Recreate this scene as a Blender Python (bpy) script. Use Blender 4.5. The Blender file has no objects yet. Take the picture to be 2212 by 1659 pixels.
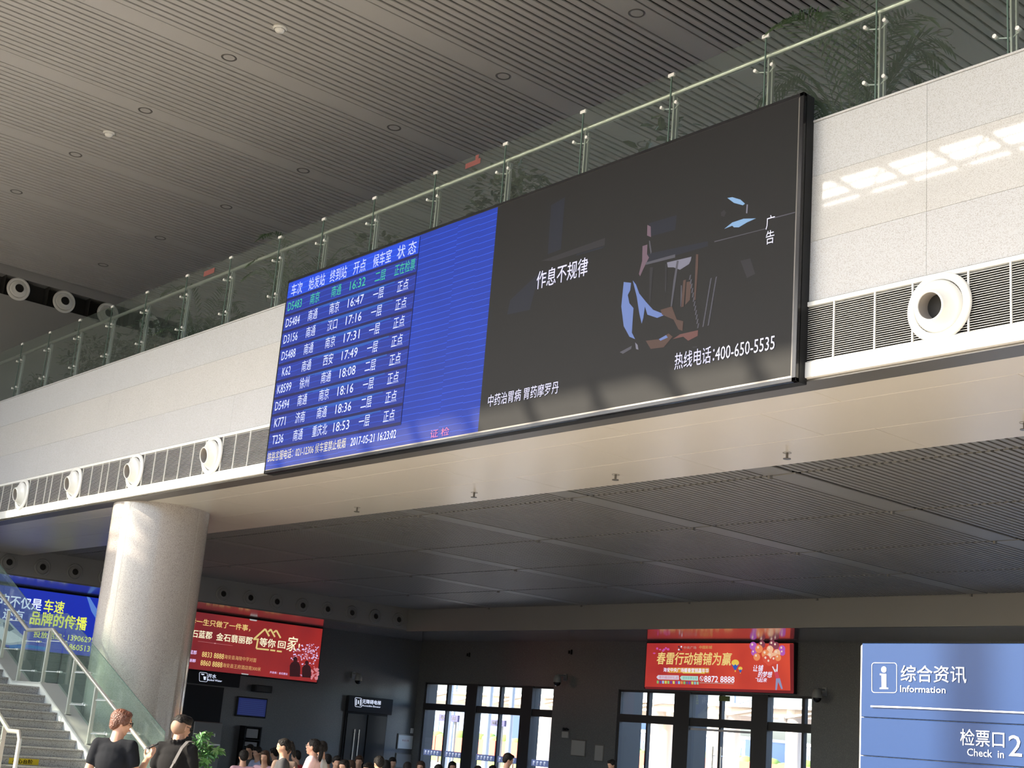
import bpy, math, random
from mathutils import Vector, Matrix, noise as mnoise
random.seed(7)
R = math.radians
sc = bpy.context.scene
COL = sc.collection

# ------------------------------------------------------------------ camera
FPX, YAW, PITCH, ROLL = 2955.02522, 0.874636704, 0.255376203, 0.0836086046
cyw, syw, cp, sp = math.cos(YAW), math.sin(YAW), math.cos(PITCH), math.sin(PITCH)
FW = Vector((-syw*cp, cyw*cp, sp)); r0 = Vector((cyw, syw, 0)); u0 = r0.cross(FW)
RT = math.cos(ROLL)*r0 + math.sin(ROLL)*u0
UP = -math.sin(ROLL)*r0 + math.cos(ROLL)*u0
EYE = Vector((0, 0, 1.6))
cam = bpy.data.cameras.new('camera'); co = bpy.data.objects.new('camera', cam); COL.objects.link(co)
cam.sensor_width = 36.0; cam.lens = FPX/2212*36.0; cam.clip_start = 0.1; cam.clip_end = 2000
co.matrix_world = Matrix(((RT.x, UP.x, -FW.x, EYE.x), (RT.y, UP.y, -FW.y, EYE.y), (RT.z, UP.z, -FW.z, EYE.z), (0, 0, 0, 1)))
sc.camera = co

# ------------------------------------------------------------------ world, sun, exposure
SUN_EL, SUN_AZ = R(32.5), R(30)           # towards -Y, turned to -X
SUN_DIR = Vector((-math.sin(SUN_AZ)*math.cos(SUN_EL), -math.cos(SUN_AZ)*math.cos(SUN_EL), math.sin(SUN_EL)))
w = bpy.data.worlds.new('world'); sc.world = w; w.use_nodes = True
nt = w.node_tree; nt.nodes.clear()
sky = nt.nodes.new('ShaderNodeTexSky'); sky.sky_type = 'NISHITA'; sky.sun_disc = False
sky.sun_elevation = SUN_EL; sky.sun_rotation = math.atan2(SUN_DIR.x, SUN_DIR.y)
sky.air_density = 1.0; sky.dust_density = 3.0; sky.ozone_density = 1.0
hs = nt.nodes.new('ShaderNodeHueSaturation'); hs.inputs['Saturation'].default_value = 1.0
bg = nt.nodes.new('ShaderNodeBackground'); bg.inputs['Strength'].default_value = 0.90
ow = nt.nodes.new('ShaderNodeOutputWorld')
nt.links.new(sky.outputs[0], hs.inputs['Color']); wb = nt.nodes.new('ShaderNodeMix'); wb.data_type = 'RGBA'; wb.blend_type = 'MULTIPLY'; wb.inputs[0].default_value = 1.0; wb.inputs[7].default_value = (.93, .985, 1.12, 1)
nt.links.new(hs.outputs[0], wb.inputs[6]); nt.links.new(wb.outputs[2], bg.inputs[0]); nt.links.new(bg.outputs[0], ow.inputs[0])
sl = bpy.data.lights.new('sun', 'SUN'); sl.energy = 19.0; sl.angle = R(0.8); sl.color = (1.0, 0.85, 0.66)
so = bpy.data.objects.new('sun', sl); COL.objects.link(so); so.location = SUN_DIR*60
so.rotation_euler = SUN_DIR.to_track_quat('Z', 'Y').to_euler()
vs = sc.view_settings
vs.view_transform = 'Standard'; vs.look = 'None'; vs.gamma = 1.0; vs.use_curve_mapping = False
vs.exposure = 0.0
sc.cycles.use_denoising = True
sc.cycles.max_bounces = 10; sc.cycles.diffuse_bounces = 6; sc.cycles.glossy_bounces = 4
sc.cycles.transparent_max_bounces = 24; sc.cycles.sample_clamp_indirect = 6.0
sc.cycles.caustics_reflective = False; sc.cycles.caustics_refractive = False

# ------------------------------------------------------------------ helpers
def ray(px, py): return FW + RT*((px-1106)/FPX) - UP*((py-829.5)/FPX)
def onY(px, py, Y): d = ray(px, py); return EYE + d*(Y/d.y)
def onX(px, py, X): d = ray(px, py); return EYE + d*(X/d.x)
def onZ(px, py, Z): d = ray(px, py); return EYE + d*((Z-1.6)/d.z)
def atD(px, py, D): return EYE + ray(px, py)*D

class MB:
    def __init__(s): s.v = []; s.f = []; s.m = []; s.mi = 0; s.sm = []; s.smooth = False
    def add(s, vs_, fs_):
        b = len(s.v); s.v += [tuple(p) for p in vs_]
        for f in fs_: s.f.append(tuple(b+i for i in f)); s.m.append(s.mi); s.sm.append(s.smooth)
        return s
    def box(s, x0, x1, y0, y1, z0, z1):
        s.add([(x0,y0,z0),(x1,y0,z0),(x1,y1,z0),(x0,y1,z0),(x0,y0,z1),(x1,y0,z1),(x1,y1,z1),(x0,y1,z1)],
              [(0,3,2,1),(4,5,6,7),(0,1,5,4),(1,2,6,5),(2,3,7,6),(3,0,4,7)]); return s
    def cbox(s, c, sx, sy, sz): return s.box(c[0]-sx/2,c[0]+sx/2,c[1]-sy/2,c[1]+sy/2,c[2]-sz/2,c[2]+sz/2)
    def bbox(s, x0, x1, y0, y1, z0, z1, b):      # box with chamfered edges
        xs, ys, zs = (x0,x1),(y0,y1),(z0,z1); V = []; idx = {}
        for i in (0,1):
            for j in (0,1):
                for k in (0,1):
                    sx, sy, sz = (1,-1)[i],(1,-1)[j],(1,-1)[k]
                    for a in range(3):
                        p = [xs[i]+sx*b, ys[j]+sy*b, zs[k]+sz*b]; p[a] = (xs[i],ys[j],zs[k])[a]
                        idx[(i,j,k,a)] = len(V); V.append(tuple(p))
        F = []
        for a in range(3):
            o = [q for q in range(3) if q != a]
            for e in (0,1):
                q = []
                for (p1,p2) in ((0,0),(1,0),(1,1),(0,1)):
                    key = [0,0,0]; key[a] = e; key[o[0]] = p1; key[o[1]] = p2; q.append(idx[(*key,a)])
                if (e == 1) != (a == 1): F.append(tuple(q))
                else: F.append(tuple(reversed(q)))
        for a in range(3):           # edges along axis a
            o = [q for q in range(3) if q != a]
            for p1 in (0,1):
                for p2 in (0,1):
                    k0 = [0,0,0]; k0[o[0]] = p1; k0[o[1]] = p2; k1 = list(k0); k1[a] = 1
                    F.append((idx[(*k0,o[0])],idx[(*k1,o[0])],idx[(*k1,o[1])],idx[(*k0,o[1])]))
        for i in (0,1):
            for j in (0,1):
                for k in (0,1): F.append((idx[(i,j,k,0)],idx[(i,j,k,1)],idx[(i,j,k,2)]))
        return s.add(V, F)
    def tube(s, p0, p1, r0_, r1_=None, n=10, caps=True):
        r1_ = r0_ if r1_ is None else r1_
        p0 = Vector(p0); p1 = Vector(p1); d = (p1-p0).normalized()
        a = d.cross(Vector((0,0,1)) if abs(d.z) < .95 else Vector((1,0,0))).normalized(); b = d.cross(a)
        V = [p0+(a*math.cos(2*math.pi*i/n)+b*math.sin(2*math.pi*i/n))*r0_ for i in range(n)]
        V += [p1+(a*math.cos(2*math.pi*i/n)+b*math.sin(2*math.pi*i/n))*r1_ for i in range(n)]
        F = [(i,(i+1)%n,n+(i+1)%n,n+i) for i in range(n)]
        o = s.smooth; s.smooth = True; s.add(V, F); s.smooth = o
        if caps: s.add(V[:n], [tuple(reversed(range(n)))]); s.add(V[n:], [tuple(range(n))])
        return s
    def path(s, pts, r, n=8):
        for i in range(len(pts)-1): s.tube(pts[i], pts[i+1], r, r, n)
        for p in pts[1:-1]: s.ell(p, (r,r,r), 8, 5)
        return s
    def ell(s, c, rad, nu=14, nv=9, rot=None):
        V = []; F = []
        for j in range(nv+1):
            t = math.pi*j/nv
            for i in range(nu):
                a = 2*math.pi*i/nu; p = Vector((rad[0]*math.sin(t)*math.cos(a), rad[1]*math.sin(t)*math.sin(a), rad[2]*math.cos(t)))
                if rot is not None: p = rot @ p
                V.append(p+Vector(c))
        for j in range(nv):
            for i in range(nu): F.append((j*nu+i,(j+1)*nu+i,(j+1)*nu+(i+1)%nu,j*nu+(i+1)%nu))
        o = s.smooth; s.smooth = True; s.add(V, F); s.smooth = o; return s
    def lathe(s, prof, c, ax, n=32):              # prof: (radius, height along ax)
        ax = Vector(ax).normalized(); a = ax.cross(Vector((0,0,1)) if abs(ax.z) < .95 else Vector((1,0,0))).normalized(); b = ax.cross(a)
        V = []; F = []; c = Vector(c)
        for (r, h) in prof:
            for i in range(n):
                t = 2*math.pi*i/n; V.append(c+ax*h+(a*math.cos(t)+b*math.sin(t))*r)
        for j in range(len(prof)-1):
            for i in range(n): F.append((j*n+i, j*n+(i+1)%n, (j+1)*n+(i+1)%n, (j+1)*n+i))
        o = s.smooth; s.smooth = True; s.add(V, F); s.smooth = o; return s
    def prism(s, poly, ax, a0, a1):               # poly in the two other axes, extruded along ax
        def mk(p, h):
            q = [0,0,0]; o = [k for k in range(3) if k != ax]; q[o[0]] = p[0]; q[o[1]] = p[1]; q[ax] = h; return tuple(q)
        n = len(poly); V = [mk(p,a0) for p in poly]+[mk(p,a1) for p in poly]
        F = [(i,(i+1)%n,n+(i+1)%n,n+i) for i in range(n)]+[tuple(reversed(range(n))),tuple(range(n,2*n))]
        return s.add(V, F)
    def quad(s, a, b, c, d): return s.add([a,b,c,d], [(0,1,2,3)])
    def build(s, name, mats, parent=None, **props):
        me = bpy.data.meshes.new(name); me.from_pydata(s.v, [], s.f)
        if not isinstance(mats, (list, tuple)): mats = [mats]
        for m in mats: me.materials.append(m)
        me.polygons.foreach_set('material_index', s.m)
        me.polygons.foreach_set('use_smooth', s.sm); me.update()
        return link(name, me, parent, **props)

def link(name, me, parent=None, **props):
    o = bpy.data.objects.new(name, me); COL.objects.link(o)
    if parent is not None: o.parent = parent
    for k, v in props.items(): o[k] = v
    return o
def thing(name, loc, label, cat, group=None, rz=0):
    o = bpy.data.objects.new(name, None); COL.objects.link(o); o.location = loc; o.rotation_euler.z = rz
    o.empty_display_size = .2
    o['label'] = label; o['category'] = cat
    if group: o['group'] = group
    return o
def struct(mb, name, m, parent=None):
    o = mb.build(name, m, parent)
    if parent is None: o['kind'] = 'structure'
    return o
def dup(root, loc, rz=None, label=None, group=None):
    r = root.copy(); COL.objects.link(r); r.location = loc
    if rz is not None: r.rotation_euler.z = rz
    if label: r['label'] = label
    if group: r['group'] = group
    for ch in list(root.children):
        c = ch.copy(); COL.objects.link(c); c.parent = r
        for g in list(ch.children):
            d = g.copy(); COL.objects.link(d); d.parent = c
    return r

# ------------------------------------------------------------------ materials
def mat(name, col, rough=.5, metal=0, em=None, es=1.0, spec=.5, var=0, vscale=20, bump=0, bscale=30, coat=0, speck=None, tint=None):
    m = bpy.data.materials.new(name); m.use_nodes = True; n = m.node_tree; b = n.nodes['Principled BSDF']
    b.inputs['Roughness'].default_value = rough; b.inputs['Metallic'].default_value = metal
    b.inputs['Specular IOR Level'].default_value = spec
    b.inputs['Base Color'].default_value = (*col, 1)
    if coat: b.inputs['Coat Weight'].default_value = coat; b.inputs['Coat Roughness'].default_value = .04
    tc = n.nodes.new('ShaderNodeTexCoord')
    geo = n.nodes.new('ShaderNodeNewGeometry')
    last = None
    if var:
        no = n.nodes.new('ShaderNodeTexNoise'); no.inputs['Scale'].default_value = vscale; no.inputs['Detail'].default_value = 3
        n.links.new(geo.outputs['Position'], no.inputs['Vector'])
        mx = n.nodes.new('ShaderNodeMix'); mx.data_type = 'RGBA'
        mx.inputs[6].default_value = (*[c*(1-var) for c in col], 1); mx.inputs[7].default_value = (*[min(1, c*(1+var)) for c in col], 1)
        n.links.new(no.outputs['Fac'], mx.inputs[0]); last = mx.outputs[2]
    if speck:                                     # (scale, dark colour, share)
        vo = n.nodes.new('ShaderNodeTexNoise'); vo.inputs['Scale'].default_value = speck[0]; vo.inputs['Detail'].default_value = 2
        n.links.new(geo.outputs['Position'], vo.inputs['Vector'])
        rp = n.nodes.new('ShaderNodeValToRGB'); rp.color_ramp.elements[0].position = speck[2]; rp.color_ramp.elements[1].position = speck[2]+.08
        rp.color_ramp.elements[0].color = (1,1,1,1); rp.color_ramp.elements[1].color = (0,0,0,1)
        n.links.new(vo.outputs['Fac'], rp.inputs[0])
        m2 = n.nodes.new('ShaderNodeMix'); m2.data_type = 'RGBA'; m2.inputs[7].default_value = (*speck[1], 1)
        if last: n.links.new(last, m2.inputs[6])
        else: m2.inputs[6].default_value = (*col, 1)
        n.links.new(rp.outputs[0], m2.inputs[0]); last = m2.outputs[2]
    if last: n.links.new(last, b.inputs['Base Color'])
    if bump:
        nb = n.nodes.new('ShaderNodeTexNoise'); nb.inputs['Scale'].default_value = bscale; nb.inputs['Detail'].default_value = 2
        n.links.new(geo.outputs['Position'], nb.inputs['Vector'])
        bp = n.nodes.new('ShaderNodeBump'); bp.inputs['Strength'].default_value = bump; bp.inputs['Distance'].default_value = .02
        n.links.new(nb.outputs['Fac'], bp.inputs['Height']); n.links.new(bp.outputs[0], b.inputs['Normal'])
    if em is not None:
        b.inputs['Emission Color'].default_value = (*em, 1); b.inputs['Emission Strength'].default_value = es
    return m
def glass(name, tint, refl, wave=0, wscale=2, rough=0.0, body=0.0, bcol=(.5,.6,.55)):
    m = bpy.data.materials.new(name); m.use_nodes = True; n = m.node_tree; n.nodes.clear()
    o = n.nodes.new('ShaderNodeOutputMaterial'); t = n.nodes.new('ShaderNodeBsdfTransparent'); t.inputs[0].default_value = (*tint, 1)
    g = n.nodes.new('ShaderNodeBsdfGlossy'); g.inputs['Roughness'].default_value = rough
    lw = n.nodes.new('ShaderNodeLayerWeight'); lw.inputs['Blend'].default_value = .5
    pw = n.nodes.new('ShaderNodeMath'); pw.operation = 'POWER'; pw.inputs[1].default_value = 4.0; n.links.new(lw.outputs['Facing'], pw.inputs[0])
    mu = n.nodes.new('ShaderNodeMath'); mu.operation = 'MULTIPLY_ADD'; mu.inputs[1].default_value = refl*.9; mu.inputs[2].default_value = .035*refl; mu.use_clamp = True
    n.links.new(pw.outputs[0], mu.inputs[0])
    mx = n.nodes.new('ShaderNodeMixShader'); n.links.new(mu.outputs[0], mx.inputs[0]); n.links.new(t.outputs[0], mx.inputs[1]); n.links.new(g.outputs[0], mx.inputs[2])
    if wave:
        ge = n.nodes.new('ShaderNodeNewGeometry'); no = n.nodes.new('ShaderNodeTexNoise'); no.inputs['Scale'].default_value = wscale; no.inputs['Detail'].default_value = 1
        bp = n.nodes.new('ShaderNodeBump'); bp.inputs['Strength'].default_value = wave; bp.inputs['Distance'].default_value = .05
        n.links.new(ge.outputs['Position'], no.inputs['Vector']); n.links.new(no.outputs[0], bp.inputs['Height']); n.links.new(bp.outputs[0], g.inputs['Normal'])
    out = mx.outputs[0]
    if body:
        df = n.nodes.new('ShaderNodeBsdfDiffuse'); df.inputs[0].default_value = (*bcol, 1)
        m3 = n.nodes.new('ShaderNodeMixShader'); m3.inputs[0].default_value = body
        n.links.new(out, m3.inputs[1]); n.links.new(df.outputs[0], m3.inputs[2]); out = m3.outputs[0]
    n.links.new(out, o.inputs[0]); return m

M = {}
M['stone_wall'] = mat('polished_light_granite', (.54,.545,.555), .035, var=.05, vscale=1.3, speck=(130,(.42,.40,.39),.40), spec=.36)
M['stone_dark'] = mat('grey_stone_wall', (.125,.128,.13), .25, var=.08, vscale=1.0, speck=(60,(.2,.2,.19),.36))
M['wall_panel'] = mat('grey_wall_panel', (.31,.305,.295), .45, var=.03, vscale=.8)
M['column_stone'] = mat('polished_column_granite', (.47,.43,.405), .13, var=.06, vscale=2, speck=(95,(.30,.27,.25),.42), spec=.6)
M['floor'] = mat('polished_floor_granite', (.60,.56,.50), .15, var=.06, vscale=.9, speck=(50,(.3,.28,.25),.38))
M['white_alu'] = mat('white_aluminium', (.80,.79,.76), .35, spec=.5)
M['soffit'] = mat('off_white_soffit_panel', (.66,.61,.54), .28, var=.02, vscale=.6, spec=.6)
M['soffit_gap'] = mat('soffit_joint', (.75,.7,.62), .6)
M['bulk_soffit'] = mat('glossy_grey_soffit_panel', (.22,.215,.21), .12, spec=.9)
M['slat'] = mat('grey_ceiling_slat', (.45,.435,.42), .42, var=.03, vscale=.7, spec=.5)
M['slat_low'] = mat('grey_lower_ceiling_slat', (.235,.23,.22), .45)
M['void'] = mat('dark_ceiling_void', (.035,.034,.033), .9)
M['grille_void'] = mat('dark_grille_void', (.025,.025,.026), .8)
M['louvre'] = mat('white_grille_louvre', (.72,.71,.68), .4)
M['nozzle'] = mat('white_air_nozzle', (.84,.83,.79), .32)
M['nozzle_in'] = mat('nozzle_throat', (.42,.38,.34), .6)
M['nozzle_dark'] = mat('grey_air_nozzle', (.30,.30,.29), .4)
M['black'] = mat('black_metal', (.014,.015,.017), .5, spec=.2)
M['blackgloss'] = mat('black_gloss', (.010,.010,.012), .2, spec=.3)
M['darkframe'] = mat('dark_window_frame', (.03,.03,.032), .5)
M['bezel'] = mat('grey_bezel', (.16,.15,.14), .35, metal=.4)
M['steel'] = mat('brushed_steel', (.66,.65,.61), .34, metal=.85)
M['steel_bright'] = mat('bright_steel', (.90,.90,.88), .25, metal=.3)
M['led_dark'] = mat('led_dark_face', (.020,.020,.021), .5, spec=.08)
M['glass_bal'] = glass('balustrade_glass', (.86,.90,.88), .9, wave=.25, wscale=1.6, body=.035, bcol=(.35,.42,.39))
M['glass_stair'] = glass('stair_glass', (.87,.94,.91), .9, body=.05, bcol=(.45,.6,.54))
M['glass_edge'] = mat('glass_edge', (.10,.16,.14), .2)
M['glass_win'] = glass('window_glass', (.93,.95,.95), .8)
M['glass_front'] = glass('front_glass', (.9,.92,.92), .6)
M['step'] = mat('grey_granite_step', (.42,.405,.39), .35, var=.06, vscale=3, speck=(60,(.22,.2,.19),.38))
M['step_nose'] = mat('grey_step_nosing', (.24,.22,.20), .5)
M['white_stone'] = mat('white_stringer_stone', (.66,.63,.60), .3)
M['cap_stone'] = mat('grey_cap_stone', (.45,.43,.41), .35)
M['tile'] = mat('white_tile', (.7,.7,.68), .4)
# ------------------------------------------------------------------ the setting
FZ = -0.12                       # floor level (the eye is 1.72 m above it)
XL, XW, XR = -37.0, -40.2, 11.0  # upper left wall, lower left wall, right wall
YF, YB = -5.0, 30.4              # glazed front, rear wall
ZC = 13.28                       # upper ceiling
WT = 8.35                        # top of the gallery front
DK = 7.55                        # gallery deck
SK0, SK1 = -1.6, 0.62            # skylight strip

b = MB(); b.box(XW-.3, XR, YF, YB+.6, FZ-.3, FZ); struct(b, 'floor', M['floor'])
b = MB(); b.box(XW-.3, XW, YF, YB+.6, FZ, 4.88); struct(b, 'wall_left', M['stone_dark'])
b = MB()
b.box(XW-.3, XL, YF, YB+.6, 4.90, 12.43); b.box(XW-.3, XL, YF, YB+.6, 13.0, ZC+1.2); b.box(XW-.3, XL-.35, YF, YB+.6, 12.43, 13.0)
wlu = struct(b, 'wall_left_upper', M['wall_panel'])
b = MB(); b.box(XL-.35, XL-.33, YF, YB, 12.43, 13.0); b.build('band_backing', M['void'], wlu)
b = MB()
for i in range(1, 60):
    y = -5+.62*i
    if y < YB: b.box(XL-.33, XL-.02, y-.008, y+.008, 12.43, 13.0)
b.build('band_mullions', M['void'], wlu, kind='stuff')
# glossy underside of the bulkheads
b = MB(); b.box(XW, XL, YF, YB+.4, 4.86, 4.90); struct(b, 'ceiling_bulkhead_left', M['bulk_soffit'])
b = MB(); b.box(XL, XR, 27.3, YB+.4, 4.86, 4.90)
b.mi = 1; b.box(XL, XR, 27.28, 27.34, 4.86, 5.9); struct(b, 'ceiling_bulkhead_rear', [M['bulk_soffit'], M['wall_panel']])
b = MB(); b.box(XR, XR+.3, YF, YB+.6, FZ, ZC+1.2); struct(b, 'wall_right', M['wall_panel'])
b = MB(); b.box(XL, XR, YB, YB+.6, DK, 8.4); b.box(XL, XR, YB, YB+.6, 12.6, ZC+.1)
for k in range(17): b.box(XL+k*3-.2, XL+k*3+.2, YB, YB+.5, 8.4, 12.6)
wru = struct(b, 'wall_rear_upper', M['wall_panel'])
b = MB(); b.box(XL, XR, YB+.2, YB+.21, 8.4, 12.6); b.build('glazing', M['glass_front'], wru)
# roof above the slats, open over the skylight
b = MB(); b.box(XW-.3, XR+.3, YF-.3, SK0, ZC+.12, ZC+.5); b.box(XW-.3, XR+.3, SK1, YB+.6, ZC+.12, ZC+.5)
b.box(XW-.3, XR+.3, SK0-.1, SK0, ZC-.06, ZC+.12); b.box(XW-.3, XR+.3, SK1, SK1+.1, ZC-.06, ZC+.12)
ceil = struct(b, 'ceiling', M['void'])
# upper slats: bays of 16 slats between wide strips that carry the downlights
STRIPX = [-34.52-3.352*k for k in range(-14, 1)]     # strip centres
STRIPX = [x for x in STRIPX if x < XR-.3]
SW, PITCH_S, SLW = .50, (3.352-.50)/16, .128
seen = MB(); 
slat_me = None
cnt = 0
far = MB()
for x in [-34.52-3.352]+sorted(STRIPX):
    if x > XL+.3:
        m = MB(); m.bbox(x-SW/2+.008, x+SW/2-.008, SK1+.1, YB, ZC-.035, ZC-.005, .006)
        m.build('strip_panel', M['slat'], ceil)
        far.box(x-SW/2, x+SW/2, YF, SK0-.1, ZC-.035, ZC-.005)
    for i in range(16):
        xs = x+SW/2+PITCH_S*(i+.5)+.0
        if xs < XL+.1 or xs > XR-.1: continue
        if xs < -7.2:
            if slat_me is None:
                m = MB(); m.bbox(-SLW/2, SLW/2, SK1+.1, YB, -.04, 0, .008)
                o = m.build('slat', M['slat'], ceil); slat_me = o.data
            else: o = link('slat', slat_me, ceil)
            o.location = (xs, 0, ZC); cnt += 1
        else: far.box(xs-SLW/2, xs+SLW/2, SK1+.1, YB, ZC-.04, ZC)
        far.box(xs-SLW/2, xs+SLW/2, YF, SK0-.1, ZC-.04, ZC)
far.build('slats_beyond', M['slat'], ceil, kind='stuff')
# skylight truss
b = MB()
for y in (SK0+.08, -1.12, SK1-.02): b.tube((XW, y, ZC+.45), (XR, y, ZC+.45), .075, n=8)
b.tube((XW, -.62, ZC+.9), (XR, -.62, ZC+.9), .04, n=8); b.tube((XW, -.1, ZC+.7), (XR, -.1, ZC+.7), .03, n=8)
b.tube((XW, -.95, ZC+.62), (XR, -.95, ZC+.62), .03, n=6); b.tube((XW, .28, ZC+.55), (XR, .28, ZC+.55), .03, n=6)
for k in range(42):
    x = -39.2+k*1.19
    b.box(x-.07, x+.07, SK0, SK1, ZC+.46, ZC+.52)
    if k % 2: b.tube((x, SK0, ZC+.5), (x+1.19, -.35, ZC+.5), .035, n=6)
    if k % 3 == 0: b.tube((x+.3, SK1, ZC+.5), (x+1.19, -.45, ZC+.5), .035, n=6)
struct(b, 'trim_1', M['white_alu'])
b = MB(); b.box(XW, XR, SK0, SK1, ZC+1.0, ZC+1.02); struct(b, 'window_1', M['glass_front'])
# glazed front behind the camera
b = MB()
for k in range(18):
    x = -40+k*3.0; b.box(x-.11, x+.11, YF-.3, YF, FZ, ZC+.2)
    b.box(x+1.46, x+1.54, YF-.15, YF-.05, FZ, ZC+.2)
for z in (2.6, 5.2, 7.8, 10.4): b.box(XW-.3, XR, YF-.2, YF-.02, z-.07, z+.07)
b.box(XW-.3, XR, YF-.3, YF, ZC-.3, ZC+.4); b.box(XW-.3, XR, YF-.3, YF, FZ, FZ+.12)
wf = struct(b, 'window_2', M['bezel'])
b = MB(); b.box(XW-.3, XR, YF-.11, YF-.09, FZ, ZC); b.build('glazing', M['glass_front'], wf)

# ---- gallery (mezzanine) body, stone front, grille, ledge, soffit
b = MB(); b.box(XL, XR, 11.52, YB, 5.95, DK); struct(b, 'floor_gallery', M['wall_panel'])
b = MB(); b.box(XL, XR, 11.06, 11.37, 6.26, WT-.03); b.box(XL, XR, 11.18, 11.5, 5.45, 6.3)
gal = struct(b, 'wall_gallery', mat('pale_joint_filler', (.46,.455,.45), .7))
b = MB(); b.bbox(XL, XR, 10.985, 11.37, WT-.025, WT+.0, .004); b.build('coping', M['stone_wall'], gal)
pw = 3.2
zs = [6.285, 6.95, 7.69, WT-.028]
SP = [M['stone_wall'], mat('polished_granite_cool', (.53,.54,.555), .035, var=.04, vscale=1.1, speck=(130,(.41,.40,.395),.40), spec=.36), mat('polished_granite_warm', (.55,.545,.535), .035, var=.06, vscale=1.5, speck=(130,(.43,.41,.39),.40), spec=.36)]
k = 0; x = XL
joints = [-37.0, -34.0, -31.9, -28.78, -25.6, -23.08, -20.5, -17.4, -14.2, -11.1, -7.06, -3.9, -.7, 2.5, 5.7, 8.9, XR]
for i in range(len(joints)-1):
    for j in range(3):
        off = 0
        m = MB(); x0, x1 = joints[i]+.0012, joints[i+1]-.0012
        m.bbox(x0, x1, 10.995+random.uniform(-.0008,.0008), 11.06, zs[j]+.0012, zs[j+1]-.0012, .0014)
        m.build('stone_panel', SP[(i*3+j*5) % 3], gal)
# grille
gr = MB(); gr.box(XL, XR, 11.12, 11.16, 5.6, 6.26)
grille = gr.build('grille_backing', M['grille_void'], gal)
b = MB(); b.bbox(XL, XR, 10.97, 11.06, 6.225, 6.275, .005); b.build('grille_top_rail', M['white_alu'], gal)
lme = None
for i in range(25):
    z = 5.635+i*.0236
    if lme is None:
        m = MB(); m.prism([(10.985,-.0045),(11.02,.004),(11.02,.0085),(10.985,.0)], 0, XL, XR); o = m.build('louvre', M['louvre'], gal); lme = o.data
    else: o = link('louvre', lme, gal)
    o.location.z = z
NOZX = [-34.75, -32.02, -29.31, -26.6, -23.89, -20.95, -4.1, -1.3, -6.9]
def mull(x0):
    for dx in (-1.22, -.73, -.30, .30, .73, 1.20):
        m = MB(); m.box(x0+dx-.009, x0+dx+.009, 10.975, 10.99, 5.62, 6.235); m.build('mullion', M['louvre'], gal)
for x in NOZX: mull(x)
b = MB(); b.bbox(XL, XR, 10.96, 11.32, 5.452, 5.62, .006); led = b.build('ledge', M['white_alu'], gal)
b = MB(); b.box(XL, XR, 11.02, 11.34, 5.428, 5.452); b.build('shadow_gap', M['bezel'], gal)
# soffit panels
b = MB(); b.box(XL, XR, 11.08, 14.16, 5.45, 5.56); sof = struct(b, 'ceiling_soffit', M['soffit_gap'])
sy = [11.06, 11.86, 13.06, 14.17]
xs_ = XL
row = 0
for j in range(3):
    x = XL - (0, 1.1, .4)[j]
    while x < XR:
        x0, x1 = max(XL, x)+.002, min(XR, x+3.15)-.002
        if x1-x0 > .1:
            m = MB(); m.bbox(x0, x1, sy[j]+.003, sy[j+1]-.003, 5.43, 5.452, .003); m.build('soffit_panel', M['soffit'], sof)
        x += 3.15
# lower slatted ceiling
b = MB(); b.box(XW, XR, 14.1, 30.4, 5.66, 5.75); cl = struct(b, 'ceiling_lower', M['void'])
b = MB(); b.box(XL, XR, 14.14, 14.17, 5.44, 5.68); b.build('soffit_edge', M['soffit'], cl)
YS = [14.20, 15.12, 18.13, 21.13, 24.12, 27.25]
BX = [-12.0-4.12*k for k in range(-6, 7)]            # strip centres
LP, LW_ = .1225, .076
cache = {}; far = MB(); nind = 0
cand = []
for s in range(5):
    y0, y1 = YS[s]+.035, YS[s+1]-.035
    if s == 0: y0 = YS[0]
    for x in BX:
        if XL+.3 < x < XR:
            m = MB(); m.bbox(x-.20, x+.20, y0, y1, 5.55, 5.575, .004); m.build('strip_panel', M['slat_low'], cl)
            far.box(x-.24, x-.20, YS[s+1]-.03, YS[s+1]+.03, 5.5, 5.66)
        for i in range(30):
            xx = x+.27+LP*(i+.5)
            if xx > XR-.05 or xx < XL+.05: continue
            c = Vector((xx, (y0+y1)/2, 5.55)); inview = -30 < xx < -6.2-(y1-14)*.25
            cand.append(((c-EYE).length if inview else 1e3+(c-EYE).length, xx, s, y0, y1))
cand.sort()
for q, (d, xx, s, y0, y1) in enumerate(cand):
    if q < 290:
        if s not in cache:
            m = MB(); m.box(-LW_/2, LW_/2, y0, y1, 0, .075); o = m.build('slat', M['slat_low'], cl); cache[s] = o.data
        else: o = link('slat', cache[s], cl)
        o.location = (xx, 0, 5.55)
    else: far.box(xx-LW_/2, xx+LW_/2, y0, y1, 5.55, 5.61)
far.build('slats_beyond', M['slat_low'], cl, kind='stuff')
# seam carrier (dark gaps between the slat fields) 
b = MB()
for s in range(1, 5): b.box(XL, XR, YS[s]-.03, YS[s]+.03, 5.60, 5.66)
b.build('seam_carrier', M['slat_low'], cl)
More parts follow.
